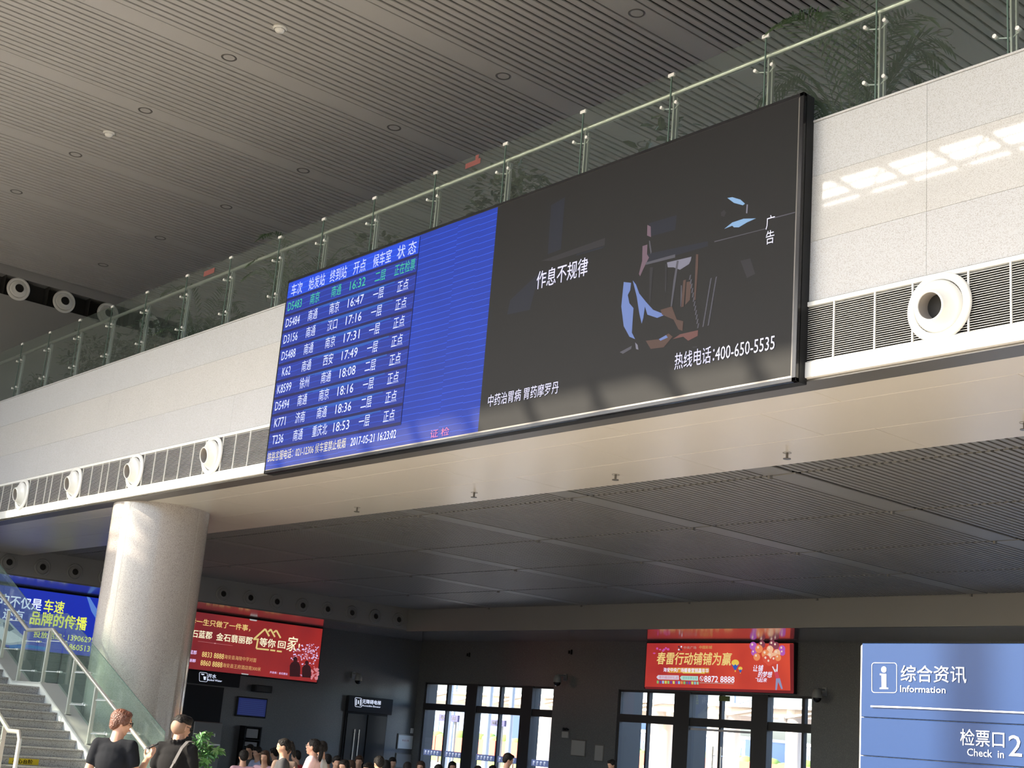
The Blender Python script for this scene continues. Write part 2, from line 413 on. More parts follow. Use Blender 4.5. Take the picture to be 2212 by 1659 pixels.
# column
cx, cyy, cr = -24.62, 11.98, .92
for n_, X in (('column', cx), ('column', -3.9)):
    b = MB(); b.lathe([(cr, FZ), (cr, 5.43)], (X, cyy, 0), (0,0,1), 96)
    c_ = struct(b, 'trim_2' if X < -10 else 'trim_3', M['column_stone'])
    c_.name = n_
    c_['kind'] = 'structure'
    m = MB(); m.lathe([(cr+.001, 0), (cr+.035, 0), (cr+.035, .16), (cr+.02, .18), (cr+.001, .18)], (X, cyy, FZ), (0,0,1), 64); m.build('base_ring', M['steel'], c_)
    m = MB()
    for a in range(4):
        t = a*math.pi/2-1.15; m.tube((X+math.cos(t)*(cr-.004), cyy+math.sin(t)*(cr-.004), FZ), (X+math.cos(t)*(cr-.004), cyy+math.sin(t)*(cr-.004), 5.43), .006, n=6)
    m.build('joint_strip', M['cap_stone'], c_)

# ---- rear wall with its windows
W1 = (-39.78, -33.0); W2 = (-30.1, -22.9)
b = MB()
b.box(XW, XR, YB-.02, YB+.5, 3.42, 4.88)
wr = struct(b, 'wall_rear', M['stone_dark'])
b = MB()
for x0, x1 in ((XW, W1[0]), (W1[1], W2[0]), (W2[1], -20.0)): b.box(x0, x1, YB-.02, YB+.5, FZ, 3.42)
b.box(-20.0, -19.0, YB-.02, YB+.5, FZ, 3.42); b.box(-13, -12, YB-.02, YB+.5, FZ, 3.42); b.box(-6, -5, YB-.02, YB+.5, FZ, 3.42); b.box(1, 2, YB-.02, YB+.5, FZ, 3.42)
b.box(8, XR, YB-.02, YB+.5, FZ, 3.42)
b.build('pier', M['stone_dark'], wr)
M['reveal'] = mat('grey_outer_reveal', (.045,.043,.040), .5)
def window(n, x0, x1, thin, piers, door=None):
    f = MB(); y0, y1 = YB+.02, YB+.16
    f.box(x0, x1, y0, y1, 3.36, 3.44); f.box(x0, x1, y0-.03, y1, 2.47, 2.70); f.box(x0, x1, y0, y1, FZ, FZ+.12)
    f.box(x0, x0+.09, y0, y1, FZ, 3.4); f.box(x1-.03, x1, y0, y1, FZ, 3.4)
    o = struct(f, 'window_%d' % n, M['darkframe'])
    for a, c in piers:
        m = MB(); m.bbox(a, c, y0-.08, y1+.05, FZ, 3.42, .01); m.build('frame_pier', M['darkframe'], o)
    for t in thin:
        m = MB(); m.box(t-.05, t+.05, y0, y1, 2.7, 3.38)
        m.box(t-.035, t+.035, y0, y1, FZ, 2.5); m.build('mullion', M['darkframe'], o)
    edges = sorted([x0+.09, x1-.03]+[e for p in piers for e in p]+[e for t in thin for e in (t-.04, t+.04)])
    for i in range(0, len(edges)-1, 2):
        a, c = edges[i], edges[i+1]
        if c-a < .1: continue
        for z0, z1 in ((2.7, 3.36), (FZ+.12, 2.47)):
            m = MB(); m.box(a, c, YB+.08, YB+.092, z0, z1); m.build('pane', M['glass_win'], o)
    for a, dp in zip([x0+.02]+[p[1]-.1 for p in piers], door or [.85, .3, .3]):
        m = MB(); m.box(a-.1, a, YB+.2, YB+dp, FZ, 3.6); m.build('reveal', M['reveal'], o)
    return o
w1 = window(3, *W1, [-38.5, -35.65], [(-37.38, -36.79), (-34.51, -33.97)], [.55, .26, .42])
w2 = window(4, *W2, [-28.88, -26.07, -23.2], [(-27.77, -27.17), (-24.9, -24.34)], [1.05, .85, .24])
w3 = window(5, -19.0, -13.0, [-17, -15], []); w4 = window(6, -12.0, -6, [-10, -8], []); w5 = window(7, -5, 1, [-3, -1], [])
# door leaves and bar handles in the middle bay of the right-hand window
m = MB(); m.box(-27.15, -24.92, YB+.01, YB+.07, 2.36, 2.42); m.build('door_head', M['steel'], w2)
for x in (-26.22, -25.93):
    m = MB(); m.tube((x, YB-.06, .35), (x, YB-.06, 1.95), .02, n=8)
    for z in (.6, 1.7): m.tube((x, YB-.06, z), (x, YB+.05, z), .012, n=6)
    m.build('door_handle', M['steel'], w2)
m = MB(); m.box(-26.08, -25.7, YB-.05, YB-.02, 3.2, 3.34); m.build('exit_sign', mat('unlit_green_exit_sign', (.10,.13,.03), .4), w2)
# frosted blue warning strips on the glass
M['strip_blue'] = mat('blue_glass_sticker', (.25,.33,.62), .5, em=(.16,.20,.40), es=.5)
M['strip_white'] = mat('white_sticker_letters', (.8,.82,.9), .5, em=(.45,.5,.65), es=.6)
for o_, spans in ((w1, ((-39.6,-38.6),(-38.4,-37.45),(-36.7,-35.72),(-35.58,-34.58),(-33.9,-33.05)),),):
    for a, c in spans:
        m = MB(); m.box(a, c, YB+.06, YB+.07, .93, 1.13)
        m.mi = 1
        k = 0
        x = a+.08
        while x < c-.12: m.box(x, x+.05, YB+.05, YB+.06, 0.97, 1.09); m.box(x+.03, x+.09, YB+.05, YB+.06, 1.04, 1.09); x += .17
        m.build('warning_strip', [M['strip_blue'], M['strip_white']], o_)
# ------------------------------------------------------------------ lettering
TEXTS = []                                         # (string, bold, mapper, parent, material, name)
def text(s, fn, parent, m, bold=0.0, key=None, shear=0):
    TEXTS.append((s, bold, fn, parent, m, key or 'lettering', shear))
def fit(x0, x1, z0, z1, basis, cjk=True):
    """map glyph coordinates into the rectangle x0..x1, z0..z1 of a plane given by basis(u, v)"""
    def f(verts):
        mx0 = min(v[0] for v in verts); mx1 = max(v[0] for v in verts)
        if cjk == 'exact': my0 = min(v[1] for v in verts); my1 = max(v[1] for v in verts)
        elif cjk: my0, my1 = -.10, .86
        else: my0, my1 = 0, .72
        return [basis(x0+(v[0]-mx0)/(mx1-mx0)*(x1-x0), z0+(v[1]-my0)/(my1-my0)*(z1-z0)) for v in verts]
    return f
def flush_texts():
    tmp = []
    for (s, bold, fn, parent, m, key, shear) in TEXTS:
        c = bpy.data.curves.new('t', 'FONT'); c.body = s; c.size = 1;  c.resolution_u = 2; c.shear = shear
        o = bpy.data.objects.new('t', c); COL.objects.link(o); tmp.append(o)
    dg = bpy.context.evaluated_depsgraph_get(); dg.update()
    groups = {}
    for o, (s, bold, fn, parent, m, key, shear) in zip(tmp, TEXTS):
        me = bpy.data.meshes.new_from_object(o.evaluated_get(dg))
        vs_ = [tuple(v.co) for v in me.vertices]; fs_ = [tuple(p.vertices) for p in me.polygons]
        if not vs_: continue
        g = groups.setdefault(len(groups), (MB(), parent, m, key))
        if bold:
            q = min(bold, .03)*.9
            vs_b = []; fs_b = []
            for dx, dy in ((q,0),(-q,0),(0,q*.8),(0,-q*.8)):
                k0 = len(vs_b); vs_b += [(v[0]+dx, v[1]+dy, 0) for v in vs_]; fs_b += [tuple(i+k0 for i in f) for f in fs_]
            vs_, fs_ = vs_b, fs_b
        g[0].add(fn(vs_), fs_)
        bpy.data.meshes.remove(me)
    for o in tmp:
        c = o.data; bpy.data.objects.remove(o); bpy.data.curves.remove(c)
    for mb, parent, m, key in groups.values(): part(mb, key, m, parent)
def glow(name, col, es=1.0, rough=.6):             # something that gives off its own light (screens, light boxes)
    return mat(name, tuple(min(.8, c*.25+.01) for c in col), rough, em=col, es=es)
def wallY(Y): return lambda u, v: (u, Y, v)        # u = X, v = Z, seen from -Y
def wallX(X): return lambda u, v: (X, u, v)        # u = Y, v = Z, seen from +X

# ------------------------------------------------------------------ big LED board
BY = 10.82; BX0, BX1, BZ0, BZ1 = -18.87, -8.45, 5.385, 8.625
SPL = -13.55
brd = thing('led_board', ((BX0+BX1)/2, 11.0, 5.385), 'huge black-framed LED board on the gallery front with departures and an advert', 'screen')
def bp(mb, name, m, parent=None, **k):             # parts built in world space under a placed thing
    o = mb.build(name, m, parent, **k); return o
def under(o, root):
    o.parent = root; o.matrix_parent_inverse = root.matrix_world.inverted() if False else Matrix.Translation(-Vector(root.location)) ; return o
def part(mb, name, m, root, **k):
    o = mb.build(name, m, None, **k); o.parent = root
    o.matrix_parent_inverse = Matrix.Translation(-Vector(root.location)); return o
class Sub:                                         # lets text parts hang under a placed thing
    pass
b = MB(); b.bbox(BX0, BX1, BY+.03, 11.0, BZ0, BZ1, .006); cab = part(b, 'cabinet', M['black'], brd)
b = MB(); f_ = .045
b.bbox(BX0, BX1, BY-.01, BY+.05, BZ1-f_, BZ1, .004); b.bbox(BX0, BX1, BY-.01, BY+.05, BZ0, BZ0+f_, .004)
b.bbox(BX0, BX0+.03, BY-.01, BY+.05, BZ0, BZ1, .004); b.bbox(BX1-.055, BX1, BY-.01, BY+.05, BZ0, BZ1, .004)
part(b, 'frame', M['blackgloss'], brd)
b = MB(); b.add([(BX0+.03,BY-.006,BZ0+f_),(BX1-.055,BY-.006,BZ0+f_),(BX1-.10,BY+.0,BZ0+f_+.06),(BX0+.06,BY+.0,BZ0+f_+.035)], [(0,1,2,3)])
b.add([(BX1-.055,BY-.006,BZ0+f_),(BX1-.055,BY-.006,BZ1-f_),(BX1-.10,BY,BZ1-f_-.03),(BX1-.10,BY,BZ0+f_+.06)], [(0,1,2,3)])
part(b, 'inner_bezel', M['bezel'], brd)
def led_mat(name, base, line, rowh=.0935, vline=.48, face=.018, bands=None):
    m = mat(name, (face, face, face+.004), .5, spec=.08); n = m.node_tree; p = n.nodes['Principled BSDF']
    g = n.nodes.new('ShaderNodeNewGeometry'); s = n.nodes.new('ShaderNodeSeparateXYZ'); n.links.new(g.outputs['Position'], s.inputs[0])
    def mth(op, a, bb=None, c=None):
        q = n.nodes.new('ShaderNodeMath'); q.operation = op
        for i, v in enumerate((a, bb, c)):
            if v is None: continue
            if isinstance(v, (int, float)): q.inputs[i].default_value = v
            else: n.links.new(v, q.inputs[i])
        return q.outputs[0]
    tile = mth('FLOOR', mth('DIVIDE', s.outputs['X'], vline))
    off = mth('MULTIPLY', mth('FRACT', mth('MULTIPLY', mth('SINE', mth('MULTIPLY', tile, 12.9898)), 43.7)), .35)
    fz = mth('FRACT', mth('ADD', mth('DIVIDE', s.outputs['Z'], rowh), off))
    ln = mth('LESS_THAN', fz, .085)
    mx = n.nodes.new('ShaderNodeMix'); mx.data_type = 'RGBA'; mx.inputs[6].default_value = (*base, 1); mx.inputs[7].default_value = (*line, 1)
    n.links.new(ln, mx.inputs[0])
    no = n.nodes.new('ShaderNodeTexNoise'); no.inputs['Scale'].default_value = 1.2; n.links.new(g.outputs['Position'], no.inputs['Vector'])
    st = mth('MULTIPLY_ADD', no.outputs['Fac'], .35, .82)
    n.links.new(mx.outputs[2], p.inputs['Emission Color']); n.links.new(st, p.inputs['Emission Strength']); return m
M['led_blue'] = led_mat('led_blue', (.0,.036,.42), (.012,.10,.80))
M['led_header'] = led_mat('led_header_blue', (.0,.06,.74), (.02,.15,1.0))
M['led_row'] = led_mat('led_row_blue', (.002,.026,.34), (.012,.08,.66))
M['led_sep'] = mat('led_row_separator', (.012,.012,.015), .5, em=(.008,.010,.095), es=1, spec=.08)
M['led_hi'] = mat('led_row_highlight', (.015,.015,.02), .5, em=(.012,.10,.50), es=1, spec=.08)
b = MB(); b.box(BX0+.03, SPL, BY-.004, BY+.03, BZ0+f_, BZ1-f_); dep = part(b, 'departure_screen', M['led_blue'], brd)
b = MB(); b.box(SPL, BX1-.055, BY-.004, BY+.03, BZ0+f_, BZ1-f_); adv = part(b, 'advert_screen', M['led_dark'], brd)
TR = -15.275
b = MB(); b.box(BX0+.03, TR, BY-.008, BY-.004, 8.29, 8.565); part(b, 'table_header', M['led_header'], dep)
b = MB(); b.box(BX0+.03, TR, BY-.0065, BY-.004, 5.77, 8.29)
b.mi = 1
for k in range(10):
    z = 8.28-.2787*k; b.box(BX0+.03, TR-.02*0, BY-.009, BY-.0065, z-.022, z+.022)
b.mi = 2
for k in range(1, 9):
    z = 8.28-.2787*k
    for q in range(10): b.box(-17.9+q*.21, -17.9+(q+1)*.21, BY-.010, BY-.009, z-.04-.015*math.sin(math.pi*(q+.5)/10)*2, z-.022+.0*q)
b.mi = 1; b.box(TR-.012, TR, BY-.010, BY-.004, 5.77, 8.56)
part(b, 'table_rows', [M['led_row'], M['led_sep'], M['led_hi']], dep)
M['led_white'] = glow('led_white_text', (.56,.62,.95)); M['led_green'] = glow('led_green_text', (.01,.42,.22))
M['led_yellow'] = glow('led_yellow_text', (.42,.40,.30)); M['led_red'] = glow('led_red_text', (.34,.02,.14))
colx = [-18.56, -17.97, -17.36, -16.78, -16.19, -15.58]
TY = wallY(BY-.012)
class _H: pass
def cell(s, xc, zc, h, m, wpc=None, bold=.0):
    n_ = len(s); lat = all(ord(c) < 128 for c in s)
    wpc = wpc or (.083 if lat else .155)
    x0, x1 = xc-n_*wpc/2, xc+n_*wpc/2
    text(s, fit(x0, x1, zc-h/2*(.8 if lat else 1), zc+h/2*(.8 if lat else 1), TY, cjk=not lat), txtroot, m, bold, key='lettering')
# lettering parts hang under the board
txtroot = dep
rows = ['D5483 南京 南通 16:32 二层 正在检票', 'D5484 南通 南京 16:47 一层 正点', 'D3156 南通 汉口 17:16 一层 正点', 'D5488 南通 南京 17:31 一层 正点', 'K62 南通 西安 17:49 一层 正点',
        'K8599 徐州 南通 18:08 二层 正点', 'D5494 南通 南京 18:16 一层 正点', 'K771 济南 南通 18:36 二层 正点', 'T236 南通 重庆北 18:53 一层 正点']
for s, x in zip(['车次', '始发站', '终到站', '开点', '候车室', '状 态'], colx): cell(s, x, 8.42, .215, M['led_white'], .165 if len(s) < 3 else .155, .004)
for k, rw in enumerate(rows):
    z = 8.148-.2787*k
    for s, x in zip(rw.split(' '), colx): cell(s, x, z, .185, M['led_green'] if k == 0 else M['led_white'], .125 if s == '正在检票' else (.135 if not s.isascii() else None), .0)
text('铁路客服电话：021-12306 候车室禁止吸烟', fit(-18.80, -16.61, 5.56, 5.72, TY), dep, M['led_yellow'])
text('2017-05-21 16:23:02', fit(-16.48, -15.36, 5.575, 5.70, TY, False), dep, M['led_white'])
text('证 检', fit(-14.56, -14.15, 5.47, 5.59, TY), dep, M['led_red'])
# the advert: white words on a nearly black film still
M['ad_white'] = glow('advert_white_text', (.72,.70,.88))
def adtext(s, pl, pr, h, bold=.0, cjk=True):
    a = onY(*pl, BY); c = onY(*pr, BY); z = (a.z+c.z)/2
    text(s, fit(a.x, c.x, z-h/2, z+h/2, TY, cjk), adv, M['ad_white'], bold)
adtext('作息不规律', (1161,604), (1271,578), .25, .006)
adtext('中药治胃病 胃药摩罗丹', (1056,865), (1208,838), .165, .004)
adtext('热线电话：', (1459,781), (1545,765), .20, .004)
adtext('400-650-5535', (1547,763), (1675,741), .155, .0, False)
adtext('广', (1656,482), (1675,478), .16); adtext('告', (1656,514), (1674,511), .16)
AD = {'blue': (.18,.27,.62), 'dim': (.002,.006,.020), 'skin': (.20,.12,.16), 'brown': (.11,.055,.04), 'lite': (.26,.25,.32), 'sky': (.30,.52,.82), 'grey': (.018,.017,.022), 'line': (.10,.095,.12), 'black': (.0,.0,.0), 'red': (.20,.075,.065)}
def adpoly(key, pts, k=0):
    AP.setdefault(key, MB()).add([tuple(onY(x, y, BY-.005-.0006*k)) for x, y in reversed(pts)], [tuple(range(len(pts)))])
AP = {}
def z3(pts): return [(1000+x/2.836, 380+y/2.836) for x, y in pts]
for key, pts, k in (
    ('dim', [(540,180),(625,130),(600,450),(520,480)], 1), ('dim', [(290,760),(470,590),(560,600),(440,700),(410,820),(270,850)], 1),
    ('dim', [(1140,290),(1310,240),(1300,330),(1150,370)], 1), ('grey', [(480,520),(870,380),(868,425),(700,475),(560,520)], 1), ('dim', [(700,478),(870,428),(850,445),(690,490)], 2),
    ('grey', [(1700,520),(1760,505),(1790,600),(1740,625)], 1), ('dim', [(1120,480),(1500,400),(1500,430),(1120,540)], 1),
    ('blue', [(985,650),(1030,655),(1025,700),(1010,730),(1020,780),(1045,810),(1040,880),(1035,960),(1055,1000),(1020,985),(985,920),(970,800)], 2),
    ('blue', [(1040,640),(1060,665),(1080,720),(1120,770),(1165,820),(1240,850),(1190,870),(1130,850),(1115,800),(1105,870),(1095,905),(1080,840),(1065,740)], 2),
    ('skin', [(1130,300),(1150,310),(1152,375),(1128,365)], 2), ('skin', [(1100,430),(1130,420),(1128,480),(1140,500),(1105,570),(1085,615),(1078,600),(1098,520)], 2),
    ('line', [(1140,395),(1146,398),(1156,465),(1150,480),(1142,430)], 2),
    ('sky', [(1620,135),(1650,130),(1700,145),(1728,170),(1715,180),(1660,165)], 2), ('sky', [(1600,325),(1650,285),(1720,262),(1795,260),(1740,285),(1690,315),(1660,315),(1650,305)], 2),
    ('lite', [(1738,175),(1746,175),(1742,230),(1734,228)], 2), ('grey', [(1580,225),(1600,208),(1613,225),(1600,250),(1582,245)], 2),
    ('line', [(1120,530),(1300,480),(1300,500),(1120,545)], 2), ('lite', [(1250,530),(1400,495),(1395,520),(1385,540),(1330,575),(1290,560),(1255,560)], 2),
    ('line', [(1310,520),(1322,520),(1295,700),(1280,800),(1272,800),(1290,640)], 3), ('brown', [(1428,480),(1442,480),(1440,560),(1425,760),(1415,760)], 3),
    ('brown', [(1350,640),(1366,635),(1352,800),(1335,805)], 3), ('line', [(1335,670),(1342,670),(1342,800),(1332,800)], 3), ('brown', [(1370,650),(1400,645),(1390,760),(1362,790)], 2),
    ('grey', [(1145,560),(1165,560),(1150,770),(1140,780)], 2), ('grey', [(1240,540),(1250,540),(1245,720),(1236,700)], 2),
    ('brown', [(1210,820),(1280,800),(1310,880),(1350,890),(1345,950),(1320,940),(1290,880),(1220,850)], 3),
    ('red', [(1285,1000),(1330,970),(1440,945),(1438,980),(1380,1010),(1350,985)], 3), ('brown', [(1120,1010),(1200,1000),(1260,965),(1285,985),(1230,1050),(1150,1060)], 3),
    ('blue', [(1200,1000),(1245,975),(1255,990),(1210,1010)], 4), ('line', [(960,1080),(1035,1040),(1030,1060),(980,1090)], 2), ('lite', [(1055,1020),(1070,1035),(1075,1065),(1060,1060)], 3),
    ('grey', [(1405,1045),(1435,1042),(1435,1052),(1408,1055)], 2), ('line', [(1540,400),(1860,320),(1860,324),(1540,406)], 1), ('line', [(1900,255),(2035,220),(2035,226),(1900,262)], 1)):
    adpoly(key, z3(pts), k)
for i in range(34):
    a = i % 3; q = i//3; x = 1440+a*32+q*4.5-(q*9 if a == 0 else 0); y = 905-q*27-a*8
    adpoly('line', z3([(x, y), (x+8, y-4), (x+2, y+26), (x-6, y+30)]), 3)
PM = MB(); pmats = []
for key, mb in AP.items():
    PM.mi = len(pmats); PM.add(mb.v, mb.f); pmats.append(mat('advert_'+key, (.020,.020,.021), .5, spec=.08, em=AD[key], es=.85))
part(PM, 'film_picture', pmats, adv)

# ------------------------------------------------------------------ air nozzles
def make_nozzle(R_, prot, tilt, m, mi, cold=M['void']):
    """outer ring in the plane z=0, axis +Z; returns list of (name, MB, material)"""
    a = MB(); a.lathe([(R_*.76, .0), (R_*.76, .022), (R_*.80, .038), (R_*.96, .03), (R_, .012), (R_, .0)], (0,0,0), (0,0,1), 40)
    c = MB(); c.lathe([(R_*.755, .0), (R_*.74, .035), (R_*.66, .06*R_/.34), (R_*.55, prot*.45), (R_*.43, prot*.92), (R_*.405, prot), (R_*.375, prot), (R_*.37, prot*.9)], (0,0,0), tilt, 40)
    t = MB(); t.lathe([(R_*.37, prot*.92), (R_*.36, .02), (R_*.36, .004)], (0,0,0), tilt, 32)
    k = MB(); k.lathe([(R_*.36, .008), (.0001, .008)], (0,0,0), tilt, 32)
    return [('outer_ring', a, m), ('cone', c, m), ('throat', t, mi), ('damper', k, cold)]
def nozzle_at(loc, axis, protos, label, group, store={}):
    root = bpy.data.objects.new('air_nozzle', None); COL.objects.link(root); root.location = loc
    z = Vector(axis).normalized(); x = Vector((0,0,1)).cross(z).normalized(); y = z.cross(x)
    root.rotation_euler = Matrix((x, y, z)).transposed().to_euler()
    root['label'] = label; root['category'] = 'air vent'; root['group'] = group
    key = id(protos)
    if key not in store: store[key] = [(n_, None) for n_ in range(0)] or [mb.build(n_, m, root) for n_, mb, m in protos]; return root
    for o in store[key]: c = o.copy(); COL.objects.link(c); c.parent = root
    return root
P1 = make_nozzle(.345, .17, (-.02, -.18, 1), M['nozzle'], M['nozzle_in'])      # gallery front, tipped down
names = {-6.9: 'large white round air nozzle in the grille right of the LED board', -20.95: 'white round air nozzle in the grille nearest the left side of the LED board', -23.89: 'white round air nozzle in the grille just above the top of the stone column',
         -26.6: 'second white air nozzle from the left in the gallery grille', -29.31: 'leftmost white air nozzle of the gallery grille in the photo'}
for x in NOZX:
    if x in names: nozzle_at((x, 10.972, 5.925), (0,-1,0), P1, names[x], 'air nozzles in the gallery grille')
ordn = ['first','second','third','fourth','fifth','sixth','seventh','eighth','ninth','tenth','eleventh','twelfth','thirteenth','fourteenth','fifteenth','sixteenth']
P2 = make_nozzle(.235, .05, (.0, .1, 1), M['nozzle_dark'], M['void'])
for k in range(15):
    y = 26.90-.9355*k
    if 17.6 < y < 19.5 or y < 13.3: continue
    if y > 20: lab = 'dark round air nozzle above the red billboard, %s from the beam corner' % ordn[k]
    else: lab = 'dark round air nozzle above the blue billboard, %s from the column' % ordn[int((17.6-y)/.9355)]
    nozzle_at((XL+.003, y, 5.19), (1,0,0), P2, lab, 'air nozzles above the wall billboards')
P3 = make_nozzle(.33, .10, (.0, .12, 1), M['nozzle'], M['void'])
for k in range(5):
    y = 12.74+1.335*k
    nozzle_at((XL+.005, y, 12.68), (1,0,0), P3, 'pale round air nozzle in the high dark band, %s from the left edge' % ordn[k], 'air nozzles high on the left wall')

# ------------------------------------------------------------------ recessed downlights, detectors, sprinklers
dl = None
dpos = [(x, y) for y in (10.28, 14.03, 17.72) for x in sorted(STRIPX) if -35 < x < -9 and (onlook := True)]
vis = {(-1):0}
k = 0
for y in (10.28, 14.03, 17.72):
    xs_row = [x for x in sorted(STRIPX) if x > XL+.5]
    keep = []
    for x in xs_row:
        v = Vector((x, y, ZC))-EYE; dz = v.dot(FW)
        if dz <= 0: continue
        px = 1106+FPX*v.dot(RT)/dz; py = 829.5-FPX*v.dot(UP)/dz
        if -10 < px < 2222 and -10 < py < 1000 and py < 864-.3438*px-60+ (0 if y < 15 else 190): keep.append(x)
    for q, x in enumerate(keep):
        rowname = {10.28: 'front', 14.03: 'middle', 17.72: 'rear'}[y]
        lab = 'dark recessed downlight in the high slatted ceiling, %s from left in the %s row' % (ordn[q], rowname)
        if dl is None:
            dl = thing('downlight', (x, y, ZC-.035), lab, 'ceiling light', 'downlights in the hall ceiling')
            m = MB(); m.lathe([(.105,.0),(.115,-.006),(.14,-.006),(.145,.0)], (0,0,0), (0,0,1), 28); m.build('trim_ring', M['bezel'], dl)
            m = MB(); m.lathe([(.0001,-.004),(.106,-.004)], (0,0,0), (0,0,-1), 28); m.build('reflector', M['blackgloss'], dl)
        else: dup(dl, (x, y, ZC-.035), None, lab)
def ring_det(loc, lab):
    t = thing('smoke_detector', loc, lab, 'detector')
    m = MB(); m.lathe([(.12,0),(.13,-.02),(.10,-.05)], (0,0,0), (0,0,1), 24); m.build('base', M['nozzle'], t)
    m = MB(); m.lathe([(.09,-.05),(.07,-.09),(.0001,-.10)], (0,0,0), (0,0,1), 20); m.build('dome', M['nozzle'], t)
p = onZ(605, 59, ZC-.04); ring_det(p, 'white round smoke detector on the hall ceiling beside the bright sun patch')
p = onZ(236, 286, ZC-.04); ring_det(p, 'white smoke detector on the hall ceiling between the two left downlight rows')
sp0 = None
for q, x in enumerate([-20.29, -16.99, -13.79, -10.73, -7.5]):
    lab = ['small sprinkler under the pale soffit beside the column, leftmost of the row', 'small sprinkler under the soffit below the blue half of the board', 'small sprinkler under the soffit below the advert words at lower left', 'small sprinkler under the soffit below the right end of the board', 'small sprinkler at the right photo edge under the pale soffit'][q]
    if sp0 is None:
        sp0 = thing('sprinkler', (x, 13.6, 5.43), lab, 'sprinkler', 'sprinklers under the gallery soffit')
        m = MB(); m.lathe([(.055,-.004),(.055,0)], (0,0,0), (0,0,1), 20); m.lathe([(.0001,-.004),(.055,-.004)], (0,0,0), (0,0,-1), 20); m.build('escutcheon', M['bezel'], sp0)
        m = MB(); m.tube((0,0,0), (0,0,-.085), .016, n=8); m.tube((0,0,-.075), (0,0,-.085), .05, n=12); m.build('head', M['bezel'], sp0)
    else: dup(sp0, (x, 13.6, 5.43), None, lab)
# ------------------------------------------------------------------ light-box billboards
def zrect(a, b_, x0, x1, z0, z1): return None
def lightbox(name, label, wall, u0, u1, z0, z1, depth, face_m, cat='billboard', rim=.04, rim_m=None):
    """wall = ('X', x) seen from +X or ('Y', y) seen from -Y; returns (root, front position, basis)"""
    if wall[0] == 'X':
        fx = wall[1]+depth; root = thing(name, (wall[1], (u0+u1)/2, z0), label, cat)
        b = MB(); b.bbox(wall[1]+.02, fx-.01, u0-rim, u1+rim, z0-rim, z1+rim, .01); part(b, 'housing', rim_m or M['black'], root)
        b = MB(); b.box(fx-.01, fx, u0, u1, z0, z1); lf = part(b, 'lit_face', face_m, root)
        return lf, fx, 'X'
    fy = wall[1]-depth; root = thing(name, ((u0+u1)/2, wall[1], z0), label, cat)
    b = MB(); b.bbox(u0-rim, u1+rim, fy+.01, wall[1]-.025, z0-rim, z1+rim, .01); part(b, 'housing', rim_m or M['black'], root)
    b = MB(); b.box(u0, u1, fy, fy+.01, z0, z1); lf = part(b, 'lit_face', face_m, root)
    return lf, fy, 'Y'
class Pan:
    """places flat print on a sign face from points read off the photograph"""
    def __init__(s, root, pos, kind, tr): s.root, s.pos, s.kind, s.tr = root, pos, kind, tr; s.k = 0; s.sh = {}
    def pt(s, x, y, off=.004):
        px, py = s.tr(x, y)
        return onX(px, py, s.pos+off) if s.kind == 'X' else onY(px, py, s.pos-off)
    def u(s, p): return p.y if s.kind == 'X' else p.x
    def txt(s, st, L, Rr, h, m, bold=0, cjk=True, shear=0, off=.006):
        a = s.pt(*L, off); c = s.pt(*Rr, off); mx, my = (L[0]+Rr[0])/2, (L[1]+Rr[1])/2
        t, b_ = s.pt(mx, my-h/2, off), s.pt(mx, my+h/2, off); hh = t.z-b_.z; z = (t.z+b_.z)/2
        bs = wallX(s.pos+off) if s.kind == 'X' else wallY(s.pos-off)
        text(st, fit(s.u(a), s.u(c), z-hh/2, z+hh/2, bs, cjk), s.root, m, bold, 'lettering', shear)
    def poly(s, m, pts, name='print', off=.003):
        g = s.sh.setdefault((name, m.name), (MB(), m)); s.k += 1
        P = [tuple(s.pt(x, y, off+.00002*s.k)) for x, y in pts]
        g[0].add(P, [tuple(range(len(P)))])
    def disc(s, m, x, y, rx, ry, name='print', n=14, off=.003):
        s.poly(m, [(x+rx*math.cos(2*math.pi*i/n), y+ry*math.sin(2*math.pi*i/n)) for i in range(n)], name, off)
    def line(s, m, pts, wd, name='print', off=.004):
        for (x0, y0), (x1, y1) in zip(pts, pts[1:]):
            d = math.hypot(x1-x0, y1-y0) or 1; nx, ny = -(y1-y0)/d*wd/2, (x1-x0)/d*wd/2
            s.poly(m, [(x0+nx, y0+ny), (x1+nx, y1+ny), (x1-nx, y1-ny), (x0-nx, y0-ny)], name, off)
    def done(s):
        for (name, _), (mb, m) in s.sh.items(): part(mb, name, m, s.root)
G = {}
def g(name, col, es=1.0):
    if name not in G: G[name] = glow('lit_'+name, col, es)
    return G[name]
